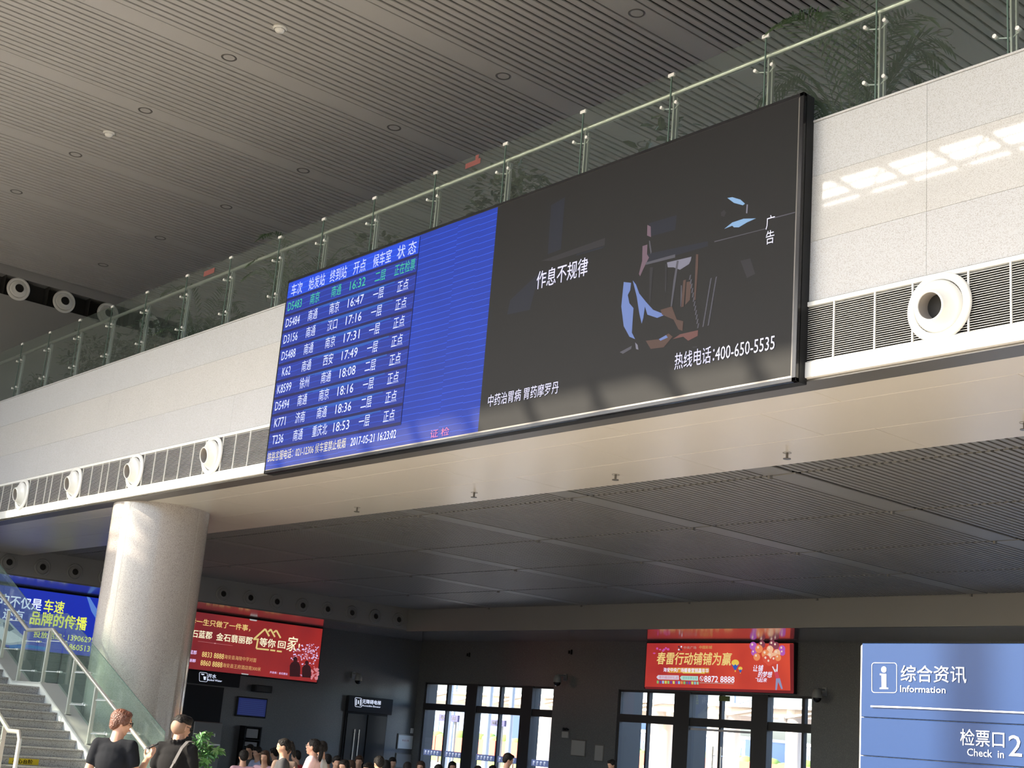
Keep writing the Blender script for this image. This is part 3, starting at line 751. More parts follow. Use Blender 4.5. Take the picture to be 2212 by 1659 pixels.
def face_grad(name, ca, cb, axis, lo, hi):
    m = mat(name, (.1,.03,.03), .3); n = m.node_tree; p = n.nodes['Principled BSDF']
    ge = n.nodes.new('ShaderNodeNewGeometry'); sx = n.nodes.new('ShaderNodeSeparateXYZ'); mr = n.nodes.new('ShaderNodeMapRange')
    mr.inputs[1].default_value = lo; mr.inputs[2].default_value = hi; n.links.new(ge.outputs['Position'], sx.inputs[0]); n.links.new(sx.outputs[axis], mr.inputs[0])
    no = n.nodes.new('ShaderNodeTexNoise'); no.inputs['Scale'].default_value = .9; n.links.new(ge.outputs['Position'], no.inputs['Vector'])
    ad = n.nodes.new('ShaderNodeMath'); ad.operation = 'MULTIPLY_ADD'; ad.inputs[1].default_value = 1.2; ad.inputs[2].default_value = -.6; n.links.new(no.outputs['Fac'], ad.inputs[0])
    a2 = n.nodes.new('ShaderNodeMath'); a2.operation = 'ADD'; a2.use_clamp = True; n.links.new(ad.outputs[0], a2.inputs[0]); n.links.new(mr.outputs[0], a2.inputs[1])
    mx = n.nodes.new('ShaderNodeMix'); mx.data_type = 'RGBA'; mx.inputs[6].default_value = (*ca,1); mx.inputs[7].default_value = (*cb,1); n.links.new(a2.outputs[0], mx.inputs[0])
    n.links.new(mx.outputs[2], p.inputs['Emission Color']); p.inputs['Emission Strength'].default_value = 1.0; return m

# red property billboard on the left wall
root, fx, kd = lightbox('billboard', 'red lit billboard with a gold house outline on the dark wall right of the column', ('X', XW), 19.7, 25.93, 3.02, 4.80, .25,
                        face_grad('red_light_face', (.17,.015,.02), (.34,.022,.02), 'Y', 21, 26.5))
S = Pan(root, fx, kd, lambda x, y: (400+x/6.9125, 1270+y/6.9125))
gold, cream, pink, dk = g('gold', (.68,.53,.20)), g('cream', (.80,.76,.55)), g('lilac', (.70,.55,.85)), g('shadow', (.03,.006,.008))
S.txt('毕一生只做了一件事，', (70,487), (975,600), 100, gold, .012)
S.txt('石蓝郡', (95,675), (405,712), 118, cream, .018); S.txt('金石翡丽郡', (465,727), (1005,790), 118, cream, .018)
S.line(gold, [(1020,770),(1195,612),(1255,722)], 26, 'house_outline'); S.line(gold, [(1240,655),(1277,618),(1340,732)], 24, 'house_outline'); S.line(gold, [(1322,665),(1362,634),(1425,748)], 24, 'house_outline')
S.line(gold, [(1100,765),(1020,768)], 22, 'house_outline'); S.line(gold, [(1088,765),(1062,905),(1250,925)], 24, 'house_outline'); S.line(gold, [(1270,928),(1345,938)], 24, 'house_outline'); S.line(gold, [(1368,942),(1443,952)], 24, 'house_outline')
S.txt('等你', (1110,805), (1350,835), 135, cream, .02); S.txt('回', (1385,842), (1500,850), 115, cream, .02); S.txt('家', (1520,825), (1675,850), 230, cream, .012, True, .15); S.txt('!', (1690,880), (1712,882), 100, cream, .01, 'exact')
S.txt('8833 8888', (252,985), (580,1025), 82, gold, .012, False); S.txt('海安县海陵中学对面', (585,1028), (1062,1080), 66, g('tan', (.55,.33,.14)), .004)
S.txt('8860 8888', (230,1112), (556,1150), 82, gold, .012, False); S.txt('海安县王府酒店南300米', (560,1152), (1130,1215), 66, g('tan', (.55,.33,.14)), .004)
S.line(g('rose', (.5,.2,.2)), [(190,795),(710,862)], 4); S.disc(g('rose', (.5,.2,.2)), 445, 828, 16, 9)
S.txt('蓝郡', (72,950), (172,972), 62, pink, .01); S.txt('丽郡', (55,1075), (158,1092), 50, pink, .02)
S.txt('开发商：金石置业', (1265,1252), (1530,1292), 34, pink, .004); S.txt('全程代理', (1562,1290), (1830,1318), 34, pink, .004)
rb = random.Random(3)
for i in range(150):
    x = rb.gauss(1820, 105); y = rb.gauss(960, 90)
    if x > 2010 or y < 830 or x < 1570: continue
    q = rb.uniform(7, 20); S.poly(pink if rb.random() < .6 else g('petal', (.62,.22,.25)), [(x+q*rb.uniform(.4,1)*math.cos(a), y+q*rb.uniform(.4,1)*math.sin(a)) for a in (0,1.2,2.4,3.7,5.0)], 'blossom_print')
for i in range(40):
    x = rb.uniform(1880, 1985); y = rb.uniform(1170, 1370); q = rb.uniform(8, 22)
    S.poly(g('petal', (.62,.22,.25)), [(x+q*math.cos(a), y+q*math.sin(a)) for a in (0,1.2,2.4,3.7,5.0)], 'blossom_print')
for (x, y, s_) in ((1640,1180,1.0), (1812,1215,.85)):
    S.disc(dk, x+4, y-115*s_, 33*s_, 38*s_, 'silhouette_print')
    S.poly(dk, [(x-78*s_,y-20*s_),(x-55*s_,y-62*s_),(x-18*s_,y-85*s_),(x+25*s_,y-85*s_),(x+62*s_,y-55*s_),(x+80*s_,y-5*s_),(x+75*s_,y+150*s_),(x-80*s_,y+140*s_)], 'silhouette_print')
for q in (960, 835): S.poly(g('clip', (.45,.45,.45)), [(q,463 if q == 960 else 1272),(q+115,480 if q == 960 else 1287),(q+105,498 if q == 960 else 1300),(q+10,484 if q == 960 else 1290)], 'clip', .004)
S.done()
# blue railway advert
root, fx, kd = lightbox('billboard', 'blue lit billboard with white and yellow words, left of the stone column', ('X', XW), 11.9, 18.2, 3.07, 4.80, .25,
                        face_grad('blue_light_face', (.0,.035,.32), (.0,.025,.42), 'Y', 13, 17))
S = Pan(root, fx, kd, lambda x, y: (x/2.989, 1150+y/2.989))
wh, ye = g('white', (.72,.78,.95)), g('yellow', (.70,.74,.10))
S.poly(g('nose', (.33,.38,.45)), [(-160,560),(-20,545),(60,575),(130,650),(178,690),(170,720),(60,728),(-160,700)], 'train_print')
S.poly(g('nose_light', (.55,.60,.66)), [(-100,600),(30,610),(120,670),(165,700),(60,715),(-100,690)], 'train_print')
S.poly(g('windscreen', (.03,.06,.12)), [(20,580),(60,590),(90,625),(60,640),(25,620)], 'train_print')
S.line(g('sea', (.0,.13,.45)), [(60,738),(180,735),(300,752)], 20, 'train_print')
S.poly(g('streak', (.10,.22,.62)), [(560,415),(580,420),(640,520),(640,590),(590,510)], 'light_streak_print')
S.txt('的', (-12,425), (58,437), 74, wh, .02); S.txt('不仅是', (66,438), (270,475), 80, wh, .02); S.txt('车速', (285,467), (415,492), 84, ye, .02)
S.txt('还有', (18,528), (155,535), 72, wh, .015); S.txt('品牌的传播', (195,550), (562,592), 90, ye, .03)
S.txt('投放热线：', (218,652), (415,682), 44, ye, .01); S.txt('13906295', (440,674), (608,700), 36, ye, .012, False); S.txt('18605137', (430,732), (606,758), 38, ye, .012, False)
S.done()
# red plaza advert above the platform windows
root, fy, kd = lightbox('billboard', 'red lit billboard with gold title and balloons above the right-hand platform window', ('Y', YB), -28.84, -23.43, 3.50, 4.79, .20,
                        face_grad('red_balloon_face', (.36,.022,.022), (.66,.07,.035), 'X', -29.5, -23.0))
S = Pan(root, fy, kd, lambda x, y: (1380+x/6.32, 1340+y/6.32))
edge = g('edge_red', (.16,.012,.016))
a_ = [(95,330),(2110,335),(2110,300),(95,285)]
S.poly(edge, [(90,905),(2110,960),(2110,1000),(85,935)], 'dark_edge', .002); S.poly(edge, [(2060,320),(2115,320),(2115,990),(2070,990)], 'dark_edge', .002)
S.txt('春雷行动铺铺为赢', (245,517), (1270,530), 175, gold, .02, True, .12)
S.txt('海安中央广场暖春营销嘉年华', (335,678), (955,684), 60, wh, .006)
S.txt('中央广场', (612,372), (785,374), 42, g('dullwhite', (.38,.30,.26))); S.txt('中国彩城', (825,366), (1000,370), 46, g('dullgold', (.45,.30,.10)), .01)
for q, (x, y) in enumerate(((545,360),(580,360),(562,385),(545,400),(582,402))): S.poly(wh if q % 2 else g('ink', (.03,.03,.05)), [(x-9,y-10),(x+9,y-10),(x+9,y+10),(x-9,y+10)], 'logo')
S.poly(g('band', (.62,.28,.04)), [(400,645),(960,648),(960,722),(400,715)], 'orange_band', .002); S.poly(g('band2', (.70,.52,.10)), [(600,700),(900,705),(900,728),(600,724)], 'orange_band', .0025)
S.poly(g('tag', (.62,.55,.66)), [(240,775),(262,748),(545,752),(548,812),(262,806)], 'tag_print', .002); S.poly(g('mint', (.42,.62,.55)), [(560,782),(582,757),(808,762),(810,825),(582,816)], 'tag_print', .002)
S.txt('春到福田好礼送', (275,776), (535,782), 42, g('tagred', (.5,.12,.2))); S.txt('营销享惠全城', (600,785), (795,792), 40, g('tagteal', (.10,.35,.33)))
cs = [(.2,.45,.15),(.12,.05,.3),(.3,.5,.7),(.55,.6,.1),(.25,.5,.2),(.15,.05,.3),(.6,.6,.15),(.2,.05,.3),(.2,.5,.7),(.6,.25,.08),(.2,.45,.15),(.1,.1,.25),(.2,.05,.35),(.5,.6,.15),(.2,.5,.6),(.3,.55,.35)]
for i, c in enumerate(cs):
    x = 258+i*36.3; S.poly(g('sq%d' % i, c), [(x-13,822+i),(x+13,823+i),(x+13,862+i),(x-13,860+i)], 'square_print')
S.txt('8872 8888', (892,800), (1305,806), 88, wh, .010, False); S.disc(wh, 856, 795, 28, 36); S.disc(g('band_red', (.5,.05,.03)), 856, 795, 23, 31, off=.0036); S.line(wh, [(846,770),(850,800),(868,818)], 10, 'phone_icon', .0045)
S.line(g('dullwhite', (.38,.30,.26)), [(830,852),(1295,866)], 9)
for i, (x, y, s_) in enumerate(((1316,605,1.0),(1386,672,.55))):
    S.disc(g('ball_y', (.75,.52,.08)), x, y-25*s_, 52*s_, 45*s_, 'hot_air_balloon'); S.poly(g('ball_b', (.03,.10,.42)), [(x-50*s_,y-10*s_),(x-20*s_,y+14*s_),(x,y-6*s_),(x+20*s_,y+14*s_),(x+50*s_,y-10*s_),(x+12*s_,y+72*s_),(x-12*s_,y+72*s_)], 'hot_air_balloon', .0034)
    S.poly(g('ball_y', (.75,.52,.08)), [(x-9*s_,y+78*s_),(x+9*s_,y+78*s_),(x+7*s_,y+98*s_),(x-7*s_,y+98*s_)], 'hot_air_balloon')
for (x, y, rx, c) in ((1560,350,50,'pu'),(1570,440,38,'pu'),(1960,440,38,'pu'),(1955,390,44,'pu'),(1870,345,46,'dkr'),(1680,330,46,'dkr'),(1820,325,46,'dkr'),(1640,390,52,'or'),(1610,500,46,'or'),(1790,395,46,'wo'),(1730,460,54,'or'),(1885,450,50,'wo'),(1800,490,52,'wo'),(1740,530,50,'rd'),(1850,540,48,'rd'),(1900,510,42,'or'),(1780,570,46,'rd')):
    c_ = {'pu':(.42,.10,.45),'dkr':(.22,.05,.08),'or':(.75,.25,.10),'wo':(.80,.45,.28),'rd':(.62,.08,.05)}[c]
    S.disc(g('bal_'+c, c_), x, y, rx, rx*1.12, 'balloon_print', 16); S.disc(g('bal_hi', (.82,.62,.5)), x-rx*.25, y-rx*.4, rx*.28, rx*.35, 'balloon_print', 10, .0036)
S.txt('让铺', (1560,668), (1700,640), 92, wh, .01, True, .2); S.txt('的梦想', (1625,735), (1820,745), 88, wh, .01, True, .2); S.txt('飞起来', (1590,812), (1750,818), 60, wh, .004, True, .2)
S.line(wh, [(1825,630),(1862,705)], 14, 'girl_print'); S.line(wh, [(1890,598),(1886,700)], 14, 'girl_print'); S.disc(g('skin', (.6,.4,.3)), 1868, 684, 18, 20, 'girl_print')
S.poly(g('top_red', (.55,.06,.10)), [(1850,705),(1895,705),(1920,790),(1870,795)], 'girl_print'); S.poly(g('jeans', (.25,.27,.45)), [(1872,795),(1925,790),(1965,935),(1945,940),(1900,840),(1885,950),(1862,950)], 'girl_print')
for (x, y) in ((250,385),(290,400),(330,415),(370,380),(400,395),(210,450),(345,400)): S.disc(g('spark', (.55,.08,.35)), x, y, rb.uniform(8,20), rb.uniform(8,18), 'sparkle_print')
S.done()
# ------------------------------------------------------------------ information board
IY, IK = 8.5, 1.7
p0 = onY(1862, 1389, IY)
inf = thing('information_board', (p0.x+.9, IY, FZ), 'tall blue information board with a white letter i, right foreground', 'sign')
M['info_blue'] = mat('glossy_blue_sign_face', (.016,.040,.12), .30, spec=.16)
M['info_side'] = mat('grey_sign_edge', (.55,.54,.50), .35)
M['info_white'] = mat('white_raised_letters', (.86,.86,.88), .4)
b = MB(); b.bbox(p0.x-.035, p0.x+1.95, IY+.03, IY+.22, FZ+.02, p0.z-.01, .008); part(b, 'cabinet', M['info_side'], inf)
zsm = [FZ+.10, FZ+.6, onY(1862,1632,IY).z, onY(1862,1549,IY).z, p0.z]
for i in range(4):
    b = MB(); b.bbox(p0.x, p0.x+1.93, IY-.0, IY+.05, zsm[i]+.002, zsm[i+1]-.002, .004); part(b, 'face_panel', M['info_blue'], inf)
b = MB(); b.box(p0.x-.1, p0.x+2.0, IY-.02, IY+.3, FZ, FZ+.10); part(b, 'plinth', M['bezel'], inf)
S = Pan(inf, IY, 'Y', lambda x, y: (1840+x/5.739, 1370+y/5.739))
def rrect_line(S, m, x0, y0, x1, y1, r, wd, sk, name):
    pts = []
    for cx_, cy_, a0 in ((x1-r,y0+r,-90),(x1-r,y1-r,0),(x0+r,y1-r,90),(x0+r,y0+r,180)):
        for k in range(5): t = R(a0+k*22.5); pts.append((cx_+r*math.cos(t), cy_+r*math.sin(t)+(cx_-x0)*sk))
    S.line(m, pts+[pts[0]], wd, name)
rrect_line(S, M['info_white'], 248, 353, 556, 722, 34, 6, .01, 'icon_border')
S.disc(M['info_white'], 397, 437, 32, 38, 'letter_i', 20); S.poly(M['info_white'], [(347,488),(425,492),(428,660),(452,664),(452,680),(345,678),(346,662),(370,660),(368,508),(347,505)], 'letter_i')
S.txt('综合资讯', (608,488), (1420,498), 215, M['info_white'], .0)
S.txt('Information', (600,672), (1162,688), 84, M['info_white'], 0, False)
S.txt('检票口', (1345,1280), (1890,1300), 215, M['info_white'], .0); S.txt('Check  in', (1430,1465), (1885,1480), 96, M['info_white'], 0, False); S.txt('2', (1945,1375), (2108,1380), 270, M['info_white'], .0, False)
S.line(M['info_white'], [(233,893),(742,910)], 18, 'rule_bar', .012); S.line(M['info_white'], [(746,911),(1572,948)], 18, 'rule_bar', .012); S.line(M['info_white'], [(1578,948),(2400,985)], 18, 'rule_bar', .012)
S.done()
# ------------------------------------------------------------------ things on the left wall
# black double door of the lift, with its lit sign
ey0, ey1 = 27.36, 29.12
b = MB(); b.bbox(XW+.0, XW+.10, ey0, ey1, FZ, 2.70, .01); dr = struct(b, 'door_1', M['black'])
b = MB(); 
for y in (ey0+.06, ey0+.92): 
    m = MB(); m.bbox(XW+.09, XW+.13, y, y+.80, FZ+.02, 2.12, .005); m.build('door_leaf', M['blackgloss'], dr)
leaves_ = [c for c in dr.children if c.name.startswith('door_leaf')]
for y in (27.74, 27.93):
    m = MB(); m.tube((XW+.18, y, .15), (XW+.18, y, 1.6), .014, n=8); m.tube((XW+.18,y,1.45),(XW+.12,y,1.45),.01,n=6); m.tube((XW+.18,y,.3),(XW+.12,y,.3),.01,n=6); m.build('pull_handle', M['steel'], leaves_[0])
root, fx, kd = lightbox('wayfinding_sign', 'black lit sign with white lift symbol above the dark double door', ('X', XW+.1), 27.34, 29.2, 2.19, 2.70, .12, M['black'], 'sign', .01)
S = Pan(root, fx, kd, lambda x, y: (700+x/7.574, 1440+y/7.574))
S.txt('无障碍电梯', (628,565), (930,598), 74, wh, .01); S.txt('Accessible Elevator', (625,632), (925,662), 30, wh, .004, False)
rrect_line(S, wh, 508, 505, 615, 652, 16, 7, .12, 'symbol'); S.line(wh, [(530,530),(527,630)], 14, 'symbol'); S.line(wh, [(598,535),(592,640)], 14, 'symbol'); S.disc(wh, 562, 560, 9, 10, 'symbol'); S.line(wh, [(562,570),(560,610)], 18, 'symbol')
S.done()
root, fx, kd = lightbox('wayfinding_sign', 'black lit sign with white tap symbol below the red billboard', ('X', XW), 20.2, 23.05, 2.60, 3.00, .18, M['black'], 'sign', .01)
S = Pan(root, fx, kd, lambda x, y: (400+x/6.9125, 1270+y/6.9125))
S.txt('开水', (340,1310), (465,1325), 66, wh, .008); S.txt('Boiled Water', (335,1368), (550,1392), 30, wh, .004, False)
rrect_line(S, wh, 212, 1258, 330, 1392, 16, 6, .10, 'symbol'); S.poly(wh, [(235,1278),(285,1285),(285,1300),(250,1300)], 'symbol'); S.poly(wh, [(272,1320),(312,1326),(306,1375),(278,1372)], 'symbol')
S.done()
# departures monitor
t = thing('wall_monitor', (XW, 23.66, 1.74), 'small dark blue departures monitor on the left wall under the red billboard', 'screen')
b = MB(); b.bbox(XW+.01, XW+.10, 23.10, 24.22, 1.70, 2.33, .01); part(b, 'casing', M['black'], t)
b = MB(); b.box(XW+.10, XW+.103, 23.14, 24.18, 1.75, 2.29)
part(b, 'display', glow('monitor_blue', (.010,.016,.085)), t)
b = MB()
for k in range(8): b.box(XW+.1035, XW+.105, 23.18+(k%3)*.02, 24.12, 1.79+k*.06, 1.80+k*.06)
part(b, 'display_rows', glow('monitor_rows', (.03,.05,.14)), t)
# black display rack with leaflets
t = thing('leaflet_rack', (XW, 23.66, FZ), 'black upright rack with pale leaflets against the left wall', 'rack')
b = MB(); b.box(XW+.02, XW+.06, 23.36, 23.98, FZ, 1.42); b.box(XW+.02, XW+.36, 23.36, 23.40, FZ, 1.42); b.box(XW+.02, XW+.36, 23.94, 23.98, FZ, 1.42)
for z in (FZ+.04, .45, .72, .98, 1.38): b.box(XW+.02, XW+.36, 23.36, 23.98, z, z+.03)
part(b, 'frame', M['black'], t)
M['paper'] = mat('pale_paper', (.30,.29,.28), .7)
for z0, h, w_ in ((1.06,.28,.42),(.80,.13,.44),(.50,.12,.18)):
    b = MB(); b.box(XW+.30, XW+.32, 23.66-w_/2, 23.66+w_/2, z0, z0+h); part(b, 'leaflet', M['paper'], t)
t = thing('notice_board', (XW, 30.04, 1.07), 'pale square notice board on the left wall next to the first platform window', 'notice')
b = MB(); b.bbox(XW, XW+.05, 29.70, 30.38, 1.05, 1.58, .006); part(b, 'frame', M['bezel'], t)
b = MB(); b.box(XW+.05, XW+.055, 29.73, 30.35, 1.08, 1.53); part(b, 'sheet', M['tile'], t)
text('客运公告', fit(29.88, 30.18, 1.33, 1.39, wallX(XW+.058)), t, g('noticered', (.12,.03,.02)))
t = thing('notice_board', (XW, 30.04, .45), 'lower grey notice panel under the pale one beside the platform window', 'notice')
b = MB(); b.bbox(XW, XW+.05, 29.70, 30.38, .42, .92, .006); part(b, 'frame', M['bezel'], t)
b = MB(); b.box(XW+.05, XW+.055, 29.73, 30.35, .45, .89); part(b, 'sheet', M['paper'], t)
b = MB(); b.bbox(XW, XW+.04, 30.24, 30.36, 1.62, 1.80, .01); o = b.build('control_box', M['tile']); o['label'] = 'small white control box above the pale notice board'; o['category'] = 'box'
# flat black panel stands in for the shaded niche, with the drinking water taps
b = MB(); b.box(XW-.0, XW+.02, 19.9, 22.6, FZ, 2.55); o = struct(b, 'trim_4', M['black']); o.name = 'trim_4'
t = thing('water_dispenser', (XW+.35, 21.9, FZ), 'dark steel water dispenser in the niche behind the potted plant', 'dispenser')
b = MB(); b.bbox(XW+.05, XW+.6, 21.4, 22.4, FZ, 1.45, .02); part(b, 'body', M['bezel'], t)
b = MB(); b.bbox(XW+.6, XW+.68, 21.45, 22.35, .75, .80, .01); part(b, 'drip_tray', M['steel'], t)
for y in (21.65, 22.1):
    b = MB(); b.tube((XW+.6,y,1.1),(XW+.7,y,1.1),.015); b.tube((XW+.7,y,1.1),(XW+.7,y,1.02),.015); part(b, 'tap', M['steel'], t)
for k, (y, z) in enumerate(((20.4, 2.1), (23.9, 2.62))):
    t = thing('unlit_sign', (XW, y, z), ['small unlit black sign high in the dark niche', 'small unlit black sign just under the red billboard'][k], 'sign')
    b = MB(); b.bbox(XW+.03, XW+.3, y-.32, y+.32, z-.1, z+.12, .01); part(b, 'housing', M['black'], t)
    b = MB(); b.box(XW+.3, XW+.303, y-.28, y+.28, z-.07, z+.09); part(b, 'face', M['blackgloss'], t)
# dome cameras
M['cam_grey'] = mat('grey_camera_shell', (.22,.23,.23), .5)
def camera_dome(loc, axis, lab):
    t = thing('security_camera', loc, lab, 'camera'); a = Vector(axis)
    c = Vector(loc)+a*.34
    b = MB(); b.cbox(Vector(loc)+a*.02+Vector((0,0,.12)), .13 if abs(a.x) < .5 else .04, .13 if abs(a.y) < .5 else .04, .22); b.tube(Vector(loc)+Vector((0,0,.17)), c+Vector((0,0,.17)), .028, n=8); part(b, 'bracket', M['cam_grey'], t)
    b = MB(); b.lathe([(.03,.18),(.09,.16),(.125,.05),(.13,-.06)], c, (0,0,1), 20); part(b, 'housing', M['cam_grey'], t)
    b = MB(); b.ell(c+Vector((0,0,-.06)), (.115,.115,.12), 16, 10); part(b, 'lens_dome', M['blackgloss'], t)
p = onX(762, 1466, XW); camera_dome((XW, p.y, p.z), (1,0,0), 'grey dome camera on the left wall above the lift door')
p = onY(1783, 1505, YB); camera_dome((p.x, YB-.02, p.z), (0,-1,0), 'grey dome camera on the rear wall between the red billboard and the blue board')
p = onY(1222, 1472, YB); camera_dome((p.x, YB-.02, p.z), (0,-1,0), 'grey dome camera on the rear pier between the two platform windows')
p = onY(1225, 1588, YB)
t = thing('emergency_light', (p.x, YB-.02, p.z), 'small twin-lamp emergency light on the pier between the platform windows', 'light')
b = MB(); b.bbox(p.x-.15, p.x+.15, YB-.10, YB-.02, p.z-.09, p.z+.10, .01); part(b, 'box', M['paper'], t)
for dx in (-.07, .07):
    b = MB(); b.lathe([(.02,-.06),(.05,.04),(.0001,.045)], (p.x+dx, YB-.08, p.z+.17), (0,-1,.1), 14); part(b, 'lamp', M['black'], t)
for k, (px, py) in enumerate(((1014,1415),(1234,1409))):
    p = onY(px, py, YB)
    t = thing('wall_hook', (p.x, YB-.02, p.z), ['pair of small black hooks on the rear wall above the first platform window', 'pair of small black hooks on the rear wall left of the balloon billboard'][k], 'hook')
    for dx, h in ((-.05,.10),(.06,.15)):
        b = MB(); b.bbox(p.x+dx-.015, p.x+dx+.015, YB-.08, YB-.02, p.z-h/2, p.z+h/2, .005); part(b, 'prong', M['black'], t)
# reflections of pale notices, imitated by solid framed sheets on the rear pier
for k, (x0, x1, z0, z1) in enumerate(((-30.95,-30.55,1.25,1.75),(-32.0,-31.35,1.35,1.85))):
    t = thing('wall_notice', ((x0+x1)/2, YB-.02, z0), ['narrow grey notice on the rear pier beside the right-hand platform window', 'square grey notice in the middle of the rear pier between the windows'][k], 'notice')
    b = MB(); b.bbox(x0, x1, YB-.05, YB-.021, z0, z1, .004); part(b, 'board', M['bezel'], t)
    b = MB(); b.box(x0+.03, x1-.03, YB-.053, YB-.05, z0+.03, z1-.03); part(b, 'sheet', M['paper'], t)
# ------------------------------------------------------------------ gallery balustrade
XJ = [-6.2,-7.70,-9.19,-10.65,-12.21,-13.77,-15.36,-16.92,-18.36,-19.72,-21.40,-23.05,-24.72,-26.3,-27.9,-29.5,-31.1,-32.7,-34.3,-35.9]
XJ = [-6.2+1.54*k for k in range(10, 0, -1)] + XJ
GY = 11.03
bal = thing('glass_balustrade', (-15, GY, WT), 'glass balustrade with steel handrail along the top of the gallery front', 'railing')
zt = 9.665
XA = XJ+[-36.95]
gz = {}
for a, c in zip(XA, XA[1:]):
    b = MB(); b.box(c+.008, a-.008, GY, GY+.012, WT+.01, zt); part(b, 'glass_panel', M['glass_bal'], bal)
for k, x in enumerate(XA[:-1]):
    b = MB(); b.bbox(x-.012, x+.012, 11.09, 11.15, WT, 9.40, .003); b.bbox(x+.04, x+.06, 11.10, 11.14, WT, 9.36, .003); post = part(b, 'post', M['steel'], bal)
    b = MB(); b.box(x-.007, x+.007, GY-.002, GY+.014, WT+.01, zt); part(b, 'glass_edge', M['glass_edge'], bal)
    for z in (8.60, 9.25):
        b = MB()
        for dx in (-.13, .11):
            b.tube((x+dx, GY-.022, z+dx*.0), (x+dx, GY+.035, z), .022, n=10); b.tube((x+dx, GY+.04, z), (x+.0, 11.12, z-.02), .009, n=6)
        part(b, 'spider_clamp', M['steel_bright'], post)
    b = MB(); b.bbox(x-.05, x+.05, GY-.012, GY+.024, zt-.035, zt+.008, .003); part(b, 'top_clip', M['steel_bright'], bal)
b = MB(); b.tube((XL, 11.12, 9.44), (XR-.2, 11.12, 9.44), .034, n=16); part(b, 'handrail', M['steel'], bal)
M['stick_red'] = mat('red_sticker', (.20,.05,.045), .6)
p = onY(1022, 352, GY)
b = MB(); b.box(p.x-.17, p.x+.17, GY-.004, GY-.002, p.z-.05, p.z+.03); b.box(p.x+.05, p.x+.12, GY-.004, GY-.002, p.z+.03, p.z+.10); part(b, 'warning_sticker', M['stick_red'], bal)
p = onY(452, 588, GY); b = MB(); b.box(p.x-.2, p.x+.2, GY-.004, GY-.002, p.z-.05, p.z+.05); part(b, 'warning_sticker', M['stick_red'], bal)

# ------------------------------------------------------------------ plants
M['leaf_dark'] = mat('dark_green_leaf', (.055,.09,.05), .4, var=.3, vscale=5)
M['leaf_palm'] = mat('palm_green_leaf', (.06,.105,.045), .45, var=.25, vscale=5)
M['leaf_bright'] = mat('bright_green_leaf', (.05,.14,.035), .4, var=.3, vscale=9)
M['stem'] = mat('brown_stem', (.16,.11,.06), .7)
M['cane'] = mat('yellow_green_cane', (.32,.30,.12), .5)
M['pot'] = mat('glazed_pot', (.25,.20,.17), .3)
M['soil'] = mat('potting_soil', (.05,.035,.025), .9)
def pot(root, r, h):
    b = MB(); b.lathe([(r*.68,0),(r*.95,h*.9),(r*1.05,h*.92),(r*1.05,h),(r*.92,h),(r*.9,h*.93)], root.location, (0,0,1), 28); pt_ = part(b, 'pot', M['pot'], root)
    b = MB(); b.lathe([(r*.92,h*.94),(.0001,h*.95)], root.location, (0,0,-1) if False else (0,0,1), 24); part(b, 'soil', M['soil'], pt_)
def leaf(b, p, d, up, L, W):
    d = d.normalized(); s = d.cross(up)
    if s.length < 1e-3: s = Vector((1,0,0))
    s.normalize(); n_ = s.cross(d)
    q = [p, p+d*L*.35+s*W/2+n_*.0, p+d*L*.75+s*W*.38-n_*L*.03, p+d*L-n_*L*.12, p+d*L*.75-s*W*.38-n_*L*.03, p+d*L*.35-s*W/2, p+d*L*.5+n_*W*.12*-1]
    b.add(q, [(0,1,6),(1,2,6),(2,3,6),(3,4,6),(4,5,6),(5,0,6)])
def bushy(loc, height, crown, label, m, seed, leafL=.13, n=520, r=.2, ph=.38, squash=1.1, bare=.35, group=None, whorl=0):
    rr = random.Random(seed); t = thing('potted_plant', loc, label, 'plant', group); pot(t, r, ph); base = Vector(loc)
    b = MB(); tips = []
    for k in range(4):
        a = rr.uniform(0, 6.28); top = base+Vector((math.cos(a)*crown*.35, math.sin(a)*crown*.35, height*rr.uniform(.6,.8)))
        b.path([base+Vector((math.cos(a)*.04, math.sin(a)*.04, ph*.9)), (base+top)/2+Vector((rr.uniform(-.05,.05), rr.uniform(-.05,.05), .12)), top], .016, 6)
        tips.append(top)
    part(b, 'stem', M['stem'], t)
    f = MB(); c = base+Vector((0,0,height*(1+bare)/2)); hz = height*(1-bare)/2
    clumps = [Vector((rr.gauss(0,.38), rr.gauss(0,.38), rr.uniform(-.8,.85))) for _ in range(26)]
    cnt = 0
    while cnt < n:
        q = rr.choice(clumps)+Vector((rr.gauss(0,.20), rr.gauss(0,.20), rr.gauss(0,.16)))
        if q.length > 1.12: continue
        p = c+Vector((q.x*crown, q.y*crown, q.z*hz))
        if whorl:
            tl = Matrix.Rotation(rr.uniform(-.9,.9), 3, 'X')@Matrix.Rotation(rr.uniform(-.9,.9), 3, 'Y')
            for w_ in range(whorl):
                a = w_*6.28/whorl+rr.random()*.4; leaf(f, p, tl@Vector((math.cos(a), math.sin(a), rr.uniform(-.45,.05))), tl@Vector((0,0,1)), leafL*rr.uniform(.8,1.2), leafL*.42); cnt += 1
        else:
            d = Vector((q.x*1.2+rr.uniform(-.7,.7), q.y*1.2+rr.uniform(-.7,.7), rr.uniform(-.7,.5)))
            leaf(f, p, d, Vector((rr.uniform(-.5,.5), rr.uniform(-.5,.5), 1)), leafL*rr.uniform(.7,1.25), leafL*.45); cnt += 1
    o = part(f, 'foliage', m, t); o['kind'] = 'stuff'; return t
